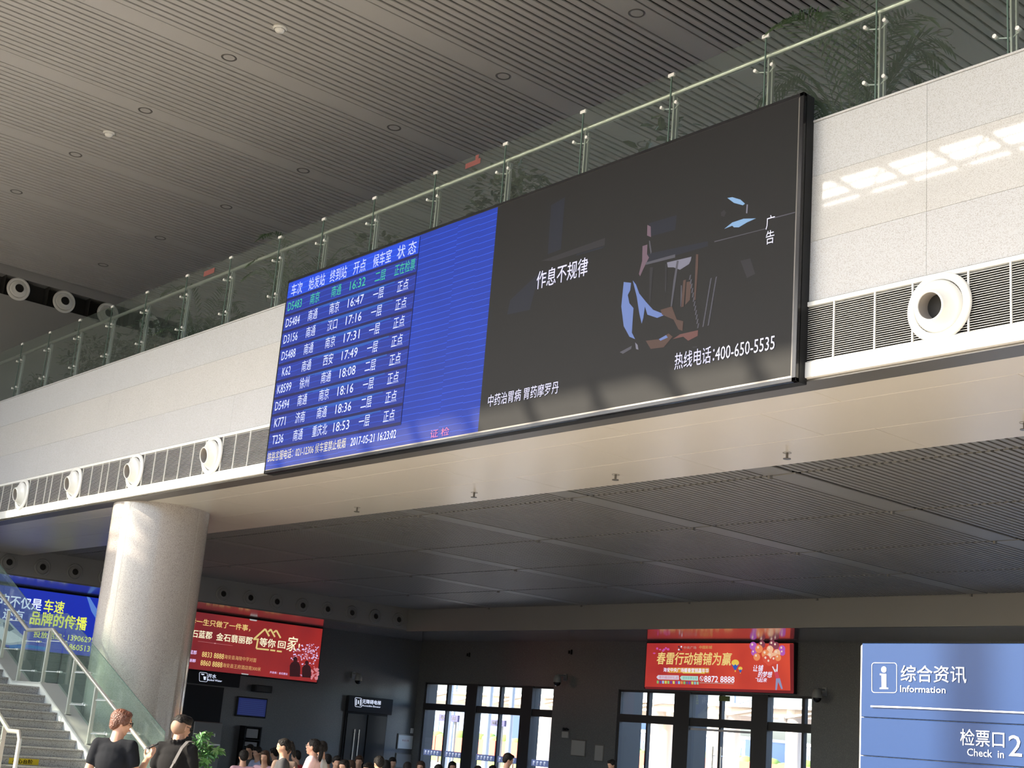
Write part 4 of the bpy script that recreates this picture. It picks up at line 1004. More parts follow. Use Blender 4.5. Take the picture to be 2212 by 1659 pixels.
def palm(loc, height, spread, label, seed, nf=17, canes=5, lean=0):
    rr = random.Random(seed); t = thing('potted_palm', loc, label, 'plant'); pot(t, .24, .42); base = Vector(loc)
    for k in range(canes):
        a = rr.uniform(0, 6.28); b = MB(); p0 = base+Vector((math.cos(a)*.08, math.sin(a)*.08, .38)); p1 = base+Vector((math.cos(a)*.22+lean, math.sin(a)*.16, height*.55))
        b.path([p0, (p0+p1)/2+Vector((0,0,.03)), p1], .016, 7); part(b, 'cane', M['cane'], t)
    for k in range(nf):
        a = k*2.4+rr.uniform(-.3,.3); up = rr.uniform(.35,1.0); s0 = base+Vector((math.cos(a)*.12, math.sin(a)*.10, height*rr.uniform(.25,.5)))
        f = MB(); pts = []; L = spread*rr.uniform(.8,1.1); hgt = height*(.28+.42*up)
        for i in range(13):
            q = i/12; pts.append(s0+Vector((math.cos(a)*L*q**1.1, math.sin(a)*L*q**1.1, hgt*math.sin(q*math.pi*.62)*(1.0)-.35*L*q*q*(1.2-up))))
        for i in range(12): f.tube(pts[i], pts[i+1], .006*(1.2-i/12), .006*(1.1-i/12), 4, False)
        for i in range(2, 13):
            for qq in (0, .5):
                j = min(i, 11); d = (pts[j+1]-pts[j]).normalized(); p = pts[j]+(pts[j+1]-pts[j])*qq if i < 12 else pts[12]
                for sgn in (-1, 1):
                    s = d.cross(Vector((0,0,1))).normalized()*sgn; ll = .34*spread*math.sin(math.pi*(i+qq)/14)**.6*rr.uniform(.85,1.1)
                    leaf(f, p, s+d*.8+Vector((0,0,-.12)), Vector((0,0,1)), ll, .028)
        part(f, 'frond', M['leaf_palm'], t)
    return t
palm((-8.62, 11.95, DK), 2.35, .95, 'tall potted palm behind the glass just right of the LED board', 11, 19, 6)
bushy((-11.45, 12.0, DK), 2.15, .55, 'leafy potted plant showing above the advert, between two balustrade posts', M['leaf_dark'], 2, .24, 90, bare=.3)
bushy((-14.72, 12.0, DK), 2.35, .62, 'round leafy potted plant above the seam of the LED board', M['leaf_dark'], 3, .15, 620)
bushy((-17.9, 12.0, DK), 2.02, .6, 'low leafy potted plant just peeping over the blue half of the LED board', M['leaf_dark'], 4, .16, 300)
palm((-20.45, 12.0, DK), 2.2, .85, 'dense potted palm at the top left corner of the LED board', 12, 20, 5)
palm((-23.9, 12.0, DK), 2.05, .8, 'dark potted palm behind the glass, first left of the LED board', 13, 18, 4)
bushy((-26.3, 12.0, DK), 2.05, .62, 'dark bushy plant behind the glass, third left of the LED board', M['leaf_dark'], 6, .14, 600)
bushy((-27.9, 12.1, DK), 2.05, .55, 'dark bushy plant behind the glass, fourth plant left of the board', M['leaf_dark'], 7, .15, 500)
bushy((-29.4, 12.0, DK), 2.3, .62, 'tall dark bushy plant behind the glass, second from the left photo edge', M['leaf_dark'], 8, .15, 640)
bushy((-32.5, 12.0, DK), 1.75, .6, 'dark plant behind the glass at the left photo edge', M['leaf_dark'], 9, .15, 560)
p = atD(434, 1612, 15.2)
bushy((p.x, p.y, FZ), 1.50, .32, 'bright green potted plant in the sun beside the man with the shoulder strap', M['leaf_bright'], 21, .075, 1500, .22, .45, whorl=6, bare=.3)

# ------------------------------------------------------------------ staircase
ZL, RUN, RIS = 1.885, .331, .1432
SX = -25.3; SY0, SY1 = 8.40, 10.40
st = thing('staircase', (SX, 9.4, FZ), 'grey granite staircase rising to the left beside the stone column', 'stairs')
def step(x_nose, z_top, y0=SY0, y1=SY1, run=RUN):
    b = MB(); b.bbox(x_nose-run-.02, x_nose, y0, y1, z_top-.035, z_top, .006)
    b.box(x_nose-run, x_nose-.02, y0, y1, z_top-RIS, z_top-.035)
    b.mi = 1; b.box(x_nose-.075, x_nose-.045, y0+.05, y1-.05, z_top, z_top+.003); b.box(x_nose-.019, x_nose+.0015, y0, y1, z_top-.034, z_top-.022)
    return part(b, 'step', [M['step'], M['step_nose']], st)
for k in range(1, 14): step(SX+RUN*k, ZL-RIS*k)
b = MB(); b.bbox(-26.85, SX, SY0, SY1, ZL-.035, ZL, .006); b.box(-26.85, SX-.02, SY0, SY1, ZL-.20, ZL-.035); part(b, 'landing_slab', M['step'], st)
for k in range(1, 17): step(-26.85-RUN*(k-1), ZL+RIS*k)
zt2 = ZL+RIS*16; xt2 = -26.85-RUN*16
b = MB(); b.bbox(-36.9, xt2+.05, SY0, SY1, zt2-.2, zt2, .006); part(b, 'landing_slab', M['step'], st)
def nose(x):
    if x > SX: return ZL-(x-SX)/RUN*RIS
    if x > -26.7: return ZL
    return min(zt2, ZL+(-26.7-x)/RUN*RIS+.0)
def stringer(y0, y1, m, name, up, dn):
    b = MB(); xe = SX+RUN*13.2
    top = [(xe, nose(xe)+up), (SX, ZL+up), (-26.62, ZL+up), (xt2+.1, zt2+up), (-36.9, zt2+up)]
    bot = [(-36.9, zt2-dn), (xt2+.1, zt2-dn), (-26.62, ZL-dn), (SX-.2, ZL-dn), (xe-.2, FZ), (xe, FZ)]
    b.prism(top+bot, 1, y0, y1); part(b, name, m, st)
stringer(SY1+.0, SY1+.36, M['white_stone'], 'stringer', .055, .42); stringer(SY0-.36, SY0, M['white_stone'], 'stringer', .055, .42)
def cap(y0, y1):
    b = MB(); xe = SX+RUN*13.2
    pts = [(xe, nose(xe)+.055), (SX, ZL+.055), (-26.62, ZL+.055), (xt2+.1, zt2+.055), (-36.9, zt2+.055)]
    b.prism(pts+[(x, z+.03) for x, z in reversed(pts)], 1, y0, y1); part(b, 'coping', M['cap_stone'], st)
cap(SY1-.01, SY1+.37); cap(SY0-.37, SY0+.01)
# solid mass below (closed sides)
b = MB(); xe = SX+RUN*12.8
b.prism([(xe, FZ), (SX, ZL-.45), (-26.62, ZL-.45), (-26.62, FZ)], 1, SY0+.3, SY1-.3); b.box(-36.9, -26.62, SY0+.3, SY1-.3, FZ, ZL-.4); part(b, 'core', M['wall_panel'], st)
# yellow warning sticker on a riser
M['yellow'] = mat('yellow_sticker', (.62,.46,.01), .45)
kx = SX+RUN*8+.0; xr_ = kx-.019
pa = onX(22, 1628, xr_+.01); pb = onX(87, 1628, xr_+.01)
zt_ = ZL-RIS*8
b = MB(); b.box(xr_-.0+.0, xr_+.004, pa.y, pb.y, zt_-RIS+.012, zt_-.038); part(b, 'warning_sticker', M['yellow'], st)
text('小心台阶', fit(pa.y+.06, pb.y-.10, zt_-RIS+.025, zt_-.05, wallX(xr_+.006)), st, M['black'], .03, 'sticker_words')
def stair_rail(y_post, y_glass, name, label, xs_posts, xend, glassy=True, sgn=1):
    t = thing('stair_railing', (SX, y_post, ZL), label, 'railing')
    H = 1.06
    pts = [(x, nose(x)+H) for x in (xend, SX-.02, -26.52, xt2+.2, -36.5)]
    b = MB(); b.path([(x, y_post, z) for x, z in pts], .036, 12)
    if sgn < 0: b.path([(xend, y_post, nose(xend)+H), (xend+.38, y_post, nose(xend)+H), (xend+.46, y_post, nose(xend)+H-.10), (xend+.46, y_post, FZ)], .034, 12)
    part(b, 'handrail', M['steel'], t)
    for x in xs_posts:
        z0 = nose(x)+.085
        b = MB(); b.bbox(x-.016, x+.016, y_post-.035, y_post+.035, z0-.03, nose(x)+H-.02, .004); b.bbox(x-.05, x+.05, y_post-.05, y_post+.05, z0-.01, z0+.008, .003); post = part(b, 'post', M['steel'], t)
        for zz in (.30, .86):
            b = MB()
            for dx in (.10, .20):
                zc = nose(x)+zz-(dx*.2 if x > SX else 0)
                b.tube((x+dx, y_glass-.02*sgn, zc), (x+dx, y_glass+.03*sgn, zc), .02, n=10); b.tube((x+dx, y_glass, zc), (x, y_post, zc-.01), .008, n=6)
            part(b, 'spider_clamp', M['steel_bright'], post)
    e = sorted([x+.15 for x in xs_posts]+[xend])
    for a, c in zip(e, e[1:]):
        for seg in ([(a+.01, c-.01)] if not (a < SX < c) and not (a < -26.6 < c) else ([(a+.01, SX), (SX, c-.01)] if a < SX < c else [(a+.01, -26.6), (-26.6, c-.01)])):
            if seg[1]-seg[0] < .02: continue
            b = MB(); b.prism([(seg[0], nose(seg[0])+.10), (seg[1], nose(seg[1])+.10), (seg[1], nose(seg[1])+1.38), (seg[0], nose(seg[0])+1.38)], 1, y_glass-.006, y_glass+.006); part(b, 'glass_panel', M['glass_stair'], t)
            b = MB(); b.prism([(seg[0], nose(seg[0])+1.38), (seg[1], nose(seg[1])+1.38), (seg[1], nose(seg[1])+1.386), (seg[0], nose(seg[0])+1.386)], 1, y_glass-.006, y_glass+.006); part(b, 'glass_edge', M['glass_edge'], t)
    return t
stair_rail(10.49, 10.72, 'far', 'glass stair railing on the far side of the stairs, before the column', [-21.9, -23.05, -24.1, -25.42, -26.62, -27.65, -28.9, -30.1, -31.3], -20.75)
stair_rail(8.34, 8.12, 'near', 'glass stair railing on the near side of the stairs, bottom left corner', [-21.35, -22.6, -23.9, -25.3, -26.6, -28.0, -29.4, -30.8], -21.16, sgn=-1)

# ------------------------------------------------------------------ outside, beyond the rear windows
b = MB(); b.box(-160, 60, YB+.6, 200, FZ-.4, FZ); struct(b, 'ground', mat('pale_platform_paving', (.55,.53,.50), .7))
M['cream'] = mat('cream_column_paint', (.72,.66,.58), .5); M['canopy'] = mat('beige_canopy_metal', (.50,.43,.36), .5)
for k, (px, Y) in enumerate(((1177,45),(1413,45),(1437,46),(1546,45),(1580,45),(1717,45))):
    p = onY(px, 1590, Y); t = thing('platform_column', (p.x, Y, FZ), 'pale platform column seen through the %s, %s' % (('first platform window','right end') if k == 0 else ('right-hand platform window', ordn[k-1]+' from its left')), 'column', 'columns out on the platform')
    b = MB(); b.tube((p.x, Y, FZ), (p.x, Y, 3.9), .36, n=24); part(b, 'shaft', M['cream'], t)
    b = MB(); b.tube((p.x, Y, FZ), (p.x, Y, 1.1), .40, n=24); part(b, 'plinth', M['tile'], t)
t = thing('platform_canopy', (-45, 46, 3.4), 'long beige steel platform canopy seen through the upper window panes', 'canopy')
b = MB(); b.box(-75, -10, 44.7, 47.2, 3.42, 3.82); part(b, 'girder', M['canopy'], t)
b = MB(); b.box(-75, -10, 44.4, 44.7, 3.74, 3.86); part(b, 'gutter', M['tile'], t)
b = MB()
for k in range(22): x = -74+3*k; b.tube((x, 44.6, 3.40), (x+2.4, 44.6, 3.78), .05, n=6); b.box(x-.12, x+.12, 44.5, 47.3, 3.25, 3.45)
part(b, 'brackets', M['cream'], t, kind='stuff')
for k, (xa, ya, xb, yb, yd) in enumerate(((950,1541,991,1547,1560),(1060,1553,1092,1558,1570))):
    a, c = onY(xa, ya, 42), onY(xb, yb, 42); z1 = (a.z+c.z)/2; z0 = onY(xb, yd, 42).z
    t = thing('station_sign', ((a.x+c.x)/2, 42, FZ), ['dark blue station name sign outside, seen through the left window bay', 'dark blue station name sign outside, seen through the second window bay'][k], 'sign')
    b = MB(); b.bbox(a.x, c.x, 41.95, 42.08, z0, z1, .01); part(b, 'board', mat('station_sign_blue%d' % k, (.045,.045,.13), .5), t)
    b = MB(); b.tube((a.x+.45, 42.2, FZ), (a.x+.45, 42.2, z1), .07); b.tube((c.x-.45, 42.2, FZ), (c.x-.45, 42.2, z1), .07); part(b, 'pole', M['cam_grey'], t)
    text('海安县站', fit(a.x+.15, c.x-.15, z0+.06, z1-.04, wallY(41.94)), t, M['tile'], .01)
M['pole'] = mat('blue_grey_steel_pole', (.30,.36,.43), .4)
for k, (px, Y, r) in enumerate(((966,40,.12),(1052,38,.14),(1100,38,.13),(976,50,.10),(1583,52,.09))):
    p = onY(px, 1590, Y); t = thing('catenary_pole', (p.x, Y, FZ), 'blue-grey steel pole outside the %s' % ['first window bay, left of its mullion','second window bay, left of its mullion','second window bay, right of its mullion','first window bay, thin and far','right-hand window, thin'][k], 'pole')
    b = MB(); b.tube((p.x, Y, FZ), (p.x, Y, 6.0 if k > 2 else 5), r, r*.8, 12); part(b, 'shaft', M['pole'], t)
    b = MB(); b.tube((p.x, Y, 4.2), (p.x+1.2, Y, 4.5), .035, n=6); part(b, 'arm', M['pole'], t)
t = thing('red_hoarding', (-60, 60, FZ), 'long red hoarding along the track beyond the platform', 'fence')
for k in range(24):
    x = -96+k*3.2; b = MB(); b.bbox(x+.03, x+3.17, 60, 60.1, .62, 1.62-(.25 if k > 13 else 0)+(.25 if k > 13 else 0), .01); part(b, 'panel', mat('red_hoarding_panel', (.62,.10,.06), .6) if k == 0 else bpy.data.materials['red_hoarding_panel'], t)
b = MB(); b.box(-96, -19, 60.02, 60.12, .52, .60)
for k in range(60): b.box(-96+k*1.3, -95.9+k*1.3, 60.0, 60.14, FZ, .6)
part(b, 'fence_base', mat('brown_fence', (.25,.17,.13), .7), t, kind='stuff')
M['hedge'] = mat('yellow_green_hedge', (.30,.42,.10), .8, var=.4, vscale=.6)
for k in range(9):
    x = -92+k*8; t = thing('hedge', (x, 64, FZ), 'yellow-green hedge behind the red hoarding outside, %s from the left' % ordn[k], 'hedge', 'hedges beyond the tracks')
    b = MB(); rr = random.Random(k)
    for j in range(11): b.ell((x-3.4+j*.66, 64+rr.uniform(-.3,.3), rr.uniform(1.3,1.55)), (.55,.7,rr.uniform(.4,.75)), 9, 6)
    b.box(x-3.95, x+3.95, 63.6, 64.4, FZ, 1.3); part(b, 'foliage', M['hedge'], t, kind='stuff')
M['bld'] = mat('pale_blue_building', (.30,.38,.52), .6); M['bld_w'] = mat('building_window', (.12,.2,.34), .3)
for k, (x0, x1, h, Y) in enumerate(((-128,-117,5.6,90),(-116,-104,4.2,90),(-101,-94,6.4,95),(-92,-76,3.4,92),(-73,-58,3.2,95),(-52,-48,5.2,95))):
    t = thing('far_building', ((x0+x1)/2, Y, FZ), 'pale bluish building far beyond the tracks, %s from the left' % ordn[k], 'building', 'far buildings')
    b = MB(); b.box(x0, x1, Y, Y+8, FZ, h); part(b, 'walls', M['bld'], t); b = MB(); b.box(x0-.2, x1+.2, Y-.2, Y+8.2, h, h+.25); part(b, 'roof', M['tile'], t)
    n_ = int((x1-x0)/1.6); wme = None
    for i in range(n_):
        m = MB(); xx = x0+.4+i*1.6; m.box(xx, xx+.8, Y-.05, Y, 1.2, h-.7); part(m, 'window', M['bld_w'], t)
# ------------------------------------------------------------------ people
M['skin'] = mat('skin', (.50,.28,.19), .5, spec=.3); M['skin_d'] = mat('skin_tanned', (.40,.225,.15), .5, spec=.3)
M['hair_black'] = mat('black_hair', (.010,.008,.007), .6, bump=.6, bscale=60, spec=.15)
M['hair_brown'] = mat('reddish_brown_hair', (.11,.038,.02), .42, var=.35, vscale=30, bump=.8, bscale=70)
M['hair_dbrown'] = mat('dark_brown_hair', (.035,.020,.013), .6, bump=.6, bscale=60, spec=.15)
M['cloth_black'] = mat('black_tshirt_cotton', (.010,.011,.014), .9, bump=.35, bscale=9, spec=.15)
M['cloth_black2'] = mat('black_polo_cotton', (.010,.0095,.010), .9, bump=.4, bscale=9, spec=.15)
M['cloth_pink'] = mat('pale_pink_blouse', (.74,.50,.48), .8, bump=.5, bscale=11)
M['jeans'] = mat('dark_jeans', (.05,.06,.09), .8)
M['shoe'] = mat('dark_shoe', (.03,.03,.03), .5)
CL = {n_: mat('cloth_'+n_, c, .85) for n_, c in dict(white=(.50,.50,.50), grey=(.20,.20,.21), navy=(.03,.04,.08), dark=(.025,.025,.028), pink=(.45,.26,.30), lilac=(.30,.32,.44), red=(.45,.02,.03), cream=(.42,.36,.30), brown=(.12,.08,.06)).items()}
def remesh(mb, voxel, name, m, smooth=4, parent=None):
    me = bpy.data.meshes.new('tmp'); me.from_pydata(mb.v, [], mb.f); o = bpy.data.objects.new('tmp', me); COL.objects.link(o)
    md = o.modifiers.new('r', 'REMESH'); md.mode = 'VOXEL'; md.voxel_size = voxel; md.use_smooth_shade = True
    ms = o.modifiers.new('s', 'SMOOTH'); ms.factor = .5; ms.iterations = smooth
    dg = bpy.context.evaluated_depsgraph_get(); me2 = bpy.data.meshes.new_from_object(o.evaluated_get(dg))
    bpy.data.objects.remove(o); bpy.data.meshes.remove(me); me2.name = name; me2.materials.clear(); me2.materials.append(m)
    me2.polygons.foreach_set('use_smooth', [True]*len(me2.polygons))
    ob = bpy.data.objects.new(name, me2); COL.objects.link(ob); ob.parent = parent; return ob
def limb(b, pts, rs, n=12):
    for i in range(len(pts)-1): b.tube(pts[i], pts[i+1], rs[i], rs[i+1], n)
    for p, r in zip(pts, rs): b.ell(p, (r, r, r), 12, 8)
def head_shapes(b, H, f, up=Vector((0,0,1)), s=1.0, ears=True, neck=True):
    """head centred on H, looking along f"""
    f = f.normalized(); x = f.cross(up).normalized(); u = x.cross(f); Rm = Matrix((x, f, u)).transposed()
    P = lambda a, c, d: H+Rm@Vector((a*s, c*s, d*s))
    b.ell(P(0,-.008,.028), (.077*s,.094*s,.088*s), 20, 14, Rm); b.ell(P(0,.018,-.022), (.064*s,.074*s,.088*s), 18, 12, Rm)
    b.ell(P(0,.045,-.088), (.032*s,.034*s,.028*s), 12, 8, Rm); b.ell(P(0,.072,.035), (.052*s,.020*s,.022*s), 12, 8, Rm)
    b.ell(P(0,.094,-.014), (.013*s,.020*s,.013*s), 10, 7, Rm); b.ell(P(0,.088,.008), (.010*s,.014*s,.026*s), 10, 7, Rm)
    for q in (-1, 1): b.ell(P(q*.042,.066,-.022), (.020*s,.018*s,.018*s), 10, 7, Rm)
    b.ell(P(0,.082,-.050), (.022*s,.012*s,.007*s), 10, 7, Rm); b.ell(P(0,.080,-.061), (.018*s,.012*s,.007*s), 10, 7, Rm)
    if ears:
        for q in (-1, 1): b.ell(P(q*.078,-.008,-.006), (.011*s,.020*s,.033*s), 10, 8, Rm)
    return P, Rm
def hand_shapes(b, W, d, pal, s=1.0, curl=.5, side=1):
    """palm from wrist W along d, palm facing pal; five separate curled fingers"""
    d = d.normalized(); pal = (pal-d*pal.dot(d)).normalized(); x = d.cross(pal).normalized()*side
    Rm = Matrix((x, d, pal)).transposed(); P = lambda a, c, e: W+Rm@Vector((a*s, c*s, e*s))
    b.ell(P(0,.048,0), (.040*s,.052*s,.016*s), 14, 9, Rm); b.ell(P(0,.075,0), (.039*s,.026*s,.013*s), 14, 9, Rm)
    for k, (a, L) in enumerate(((-.030,.062),(-.010,.074),(.011,.070),(.030,.054))):
        p0 = P(a, .085, 0); r = .0088*s; ang = 0; p = p0; pts = [p0]
        for j, q in enumerate((.45,.32,.23)):
            ang += curl*(.5+.35*j); p = p+Rm@Vector((a*.1*0, math.cos(ang)*L*q*s, math.sin(ang)*L*q*s)); pts.append(p)
        limb(b, pts, [r, r*.95, r*.88, r*.75], 8)
    pts = [P(-.030,.022,.004), P(-.055,.048,.016), P(-.060,.075,.030), P(-.050,.095,.042)]; limb(b, pts, [.013*s,.011*s,.010*s,.008*s], 8)
def person_parts(pose, s=1.0):
    """pose: dict of joint -> Vector (metres, local, facing +Y)"""
    J = pose; B = MB(); S = MB(); T = MB(); Sh = MB()
    V = Vector
    for q, side in ((1,'r'),(-1,'l')):
        sh, el, wr = J['sh_'+side], J['el_'+side], J['wr_'+side]
        limb(B, [sh, el, wr], [.048, .038, .026]); limb(B, [el+(wr-el)*.25], [.040])
        hp, kn, an = J['hip_'+side], J['kn_'+side], J['an_'+side]
        limb(B, [hp, kn, an], [.08, .052, .036])
        limb(T, [hp, kn, an+V((0,0,.03))], [.098, .070, .056])
        t = J['toe_'+side]; limb(Sh, [an+V((0,0,-.03)), t], [.048, .040]); limb(Sh, [an+V((0,0,-.03))-(t-an).normalized()*.04], [.042])
        limb(S, [sh, sh+(el-sh)*J.get('sleeve', .6)], [.064, .060]); limb(S, [sh+V((0,0,-.02))], [.068])
    pe, wa, ch, nk, H = J['pelvis'], J['waist'], J['chest'], J['neck'], J['head']
    xx = (J['sh_r']-J['sh_l']).normalized(); up = (nk-pe).normalized(); ff = up.cross(xx); Rm = Matrix((xx, ff, up)).transposed()
    for b, e in ((B, 0), (S, .014)):
        b.ell(pe+up*.03, (.155+e,.105+e,.12), 18, 12, Rm); b.ell(wa, (.135+e,.095+e,.14), 18, 12, Rm); b.ell(ch, (.150+e,.108+e,.17), 18, 12, Rm)
        b.ell(ch+up*.10, (.150+e,.090+e,.080), 18, 12, Rm); limb(b, [J['sh_l'], J['sh_r']], [.052+e*.6, .052+e*.6])
        b.tube(J['sh_l']*.35+nk*.65-up*.02, J['sh_l'], .052+e*.5, .052+e*.7, 10); b.tube(J['sh_r']*.35+nk*.65-up*.02, J['sh_r'], .052+e*.5, .052+e*.7, 10)
    T.ell(pe, (.168,.118,.12), 18, 12, Rm)
    limb(B, [nk-up*.05, H-V((0,0,.06))-J['look']*.012], [.062, .054])
    return B, S, T, Sh
STAND = dict(pelvis=(0,0,.95), waist=(0,0,1.10), chest=(0,0,1.27), neck=(0,-.005,1.45), head=(0,.02,1.615), sh_r=(.152,-.005,1.405), sh_l=(-.152,-.005,1.405), el_r=(.205,-.01,1.12), el_l=(-.205,-.01,1.12), wr_r=(.235,.06,.88), wr_l=(-.235,.06,.88),
             hip_r=(.09,0,.90), hip_l=(-.09,0,.90), kn_r=(.10,.02,.50), kn_l=(-.10,.02,.50), an_r=(.10,-.01,.09), an_l=(-.10,-.01,.09), toe_r=(.115,.14,.045), toe_l=(-.115,.14,.045), look=(0,1,0))
SIT = dict(pelvis=(0,0,.50), waist=(0,-.01,.64), chest=(0,.0,.81), neck=(0,.02,.985), head=(0,.065,1.145), sh_r=(.155,.01,.945), sh_l=(-.155,.01,.945), el_r=(.215,.10,.68), el_l=(-.215,.10,.68), wr_r=(.10,.30,.72), wr_l=(-.08,.30,.70),
           hip_r=(.09,.04,.48), hip_l=(-.09,.04,.48), kn_r=(.12,.44,.50), kn_l=(-.12,.44,.50), an_r=(.12,.42,.09), an_l=(-.12,.42,.09), toe_r=(.13,.57,.045), toe_l=(-.13,.57,.045), look=(0,1,-.15))
def mk(base, **kw):
    d = dict(base); d.update(kw); return {k: (Vector(v) if isinstance(v, tuple) else v) for k, v in d.items()}
def hair_shapes(b, P, Rm, kind, s=1.0):
    b.ell(P(0,-.022,.042), (.087*s,.098*s,.088*s), 20, 14, Rm)
    b.ell(P(0,-.055,.005), (.080*s,.060*s,.085*s), 16, 12, Rm)
    if kind == 'short':
        b.ell(P(0,.045,.092), (.062*s,.048*s,.030*s), 14, 9, Rm)
        for q in (-1,1): b.ell(P(q*.068,-.012,.035), (.022*s,.050*s,.050*s), 12, 9, Rm)
    if kind == 'mop':
        b.ell(P(0,.028,.086), (.070*s,.054*s,.036*s), 14, 9, Rm)
        for q in (-1,1): b.ell(P(q*.072,.0,.030), (.024*s,.062*s,.060*s), 12, 9, Rm)
        b.ell(P(0,-.07,-.035), (.060*s,.040*s,.050*s), 14, 9, Rm)
    if kind == 'long':
        b.ell(P(0,.030,.090), (.070*s,.050*s,.035*s), 14, 9, Rm)
        for q in (-1,1): b.ell(P(q*.070,-.01,-.02), (.028*s,.055*s,.13*s), 12, 9, Rm)
        b.ell(P(0,-.085,-.10), (.082*s,.045*s,.16*s), 16, 12, Rm)
    if kind == 'tail':
        b.ell(P(0,.020,.088), (.066*s,.050*s,.035*s), 14, 9, Rm); b.ell(P(0,-.125,.02), (.045*s,.050*s,.05*s), 12, 9, Rm); b.ell(P(0,-.15,-.08), (.040*s,.035*s,.12*s), 12, 9, Rm)
def face_details(P, root, s=1.0, lips=(.5,.2,.18)):
    e = MB(); br = MB()
    for q in (-1, 1):
        e.ell(P(q*.031,.078,.012), (.011*s,.008*s,.007*s), 10, 7); br.tube(P(q*.016,.088,.034), P(q*.048,.078,.036), .0035*s, n=6)
    part0 = e.build('eyes', M['black'], root); br.build('eyebrows', M['hair_black'], root)
    l = MB(); l.ell(P(0,.090,-.055), (.019*s,.006*s,.007*s), 10, 6); l.build('lips', mat('lips', lips, .4), root)
def place(root, loc, rz, s=1.0): root.location = loc; root.rotation_euler.z = rz; root.scale = (s, s, s)

VX = .0075
# man with reddish-brown hair and glasses, back to the camera, phone in his right hand
def yaw_of(v): return math.atan2(-v.x, v.y)
h1 = atD(263, 1560, 12.3)
m1 = thing('person', (0,0,0), 'person with reddish-brown hair and glasses in a black T-shirt, holding up a phone', 'person')
J = mk(STAND, head=(.015,.035,1.605), el_r=(.225,.03,1.13), wr_r=(.235,.20,1.30), el_l=(-.215,-.03,1.12), wr_l=(-.215,.0,.88), look=(.86,.50,-.16), sleeve=.48)
B, S_, T, Sh = person_parts(J); P, Rm = head_shapes(B, J['head'], J['look'], s=.93)
hand_shapes(B, J['wr_r'], Vector((.22,.45,.62)), Vector((-.3,-.6,.6)), 1.0, .62, 1); hand_shapes(B, J['wr_l'], Vector((0,.1,-1)), Vector((1,0,0)), 1.0, .35, -1)
remesh(B, VX, 'body', M['skin'], 3, m1); remesh(S_, .011, 'tshirt', M['cloth_black'], 6, m1); remesh(T, .014, 'trousers', M['jeans'], 5, m1); remesh(Sh, .012, 'shoes', M['shoe'], 3, m1)
hb = MB(); hair_shapes(hb, P, Rm, 'mop', .95); remesh(hb, .007, 'hair', M['hair_brown'], 3, m1); face_details(P, m1)
gl = MB()
for q in (-1, 1):
    pts = [P(q*.034+.024*math.cos(a), .100, .008+.018*math.sin(a)) for a in [k*math.pi/6 for k in range(13)]]; gl.path(pts, .0022, 5); gl.tube(P(q*.058,.098,.014), P(q*.080,-.005,.012), .0024, n=5)
gl.tube(P(-.010,.102,.012), P(.010,.102,.012), .0022, n=5); gl.build('glasses', M['black'], m1)
place(m1, (0,0,0), 0); FWH = Vector((FW.x, FW.y, 0)).normalized(); RTH = Vector((RT.x, RT.y, 0)).normalized()
rz1 = yaw_of(FWH*.97+RTH*.12)
def set_head(root, J, target, rz, s):
    c = Matrix.Rotation(rz, 3, 'Z')@(J['head']*s); root.location = (target.x-c.x, target.y-c.y, FZ); root.rotation_euler.z = rz; root.scale = (s,s,s)
set_head(m1, J, h1, rz1, 1.0)
Hd = J['wr_r']; dd = Vector((.22,.45,.62)).normalized()
ph = MB(); ph.bbox(-.034,.034,-.07,.07,-.004,.004,.003); ob = ph.build('mobile_phone', M['blackgloss']); ob['label'] = 'dark mobile phone in the raised hand of the brown-haired person'; ob['category'] = 'phone'
Rz = Matrix.Rotation(rz1, 3, 'Z'); pc = Rz@(Hd+dd*.115+Vector((-.02,-.035,.03)))+Vector(m1.location)
yy = (Rz@Vector((.25,.75,.30))).normalized(); zz = yy.cross(FW).normalized(); zz = zz if zz.z > 0 else -zz; xx_ = yy.cross(zz)
ob.location = pc; ob.rotation_euler = Matrix((xx_, yy, zz)).transposed().to_euler()

# second man: short black hair, undercut, black polo, shoulder strap
h2 = atD(392, 1577, 12.9)
m2 = thing('person', (0,0,0), 'person with black hair shaved at the back, black polo and shoulder strap', 'person')
J2 = mk(STAND, head=(.0,.05,1.60), neck=(0,-.0,1.45), el_r=(.215,.02,1.12), wr_r=(.19,.24,1.10), el_l=(-.225,.02,1.13), wr_l=(-.15,.22,1.05), look=(.42,.90,-.22), sleeve=.55)
B, S_, T, Sh = person_parts(J2); P, Rm = head_shapes(B, J2['head'], J2['look'], s=.93)
hand_shapes(B, J2['wr_r'], Vector((-.5,.6,.1)), Vector((-.3,0,1)), 1.0, .5, 1); hand_shapes(B, J2['wr_l'], Vector((.5,.6,.1)), Vector((.3,0,1)), 1.0, .5, -1)
# collar
for a in range(12):
    t = a*math.pi/6; S_.ell(J2['neck']+Vector((.066*math.cos(t), .062*math.sin(t)-.0, .035+.008*math.sin(t))), (.018,.018,.022), 8, 6)
remesh(B, VX, 'body', M['skin_d'], 3, m2); remesh(S_, .011, 'polo_shirt', M['cloth_black2'], 6, m2); remesh(T, .014, 'trousers', M['jeans'], 5, m2); remesh(Sh, .012, 'shoes', M['shoe'], 3, m2)
hb = MB(); hb.ell(P(0,-.010,.066), (.080,.092,.062), 20, 14, Rm); hb.ell(P(0,.045,.095), (.060,.045,.035), 14, 9, Rm); hb.ell(P(0,-.065,.045), (.068,.040,.055), 14, 9, Rm)
for q in range(26):
    a = q*2.4; hb.ell(P(.055*math.cos(a)*(q/26)**.5, .01+.065*math.sin(a)*(q/26)**.5, .118-.03*(q/26)), (.014,.014,.016), 8, 6)
remesh(hb, .007, 'hair', M['hair_black'], 2, m2); face_details(P, m2)
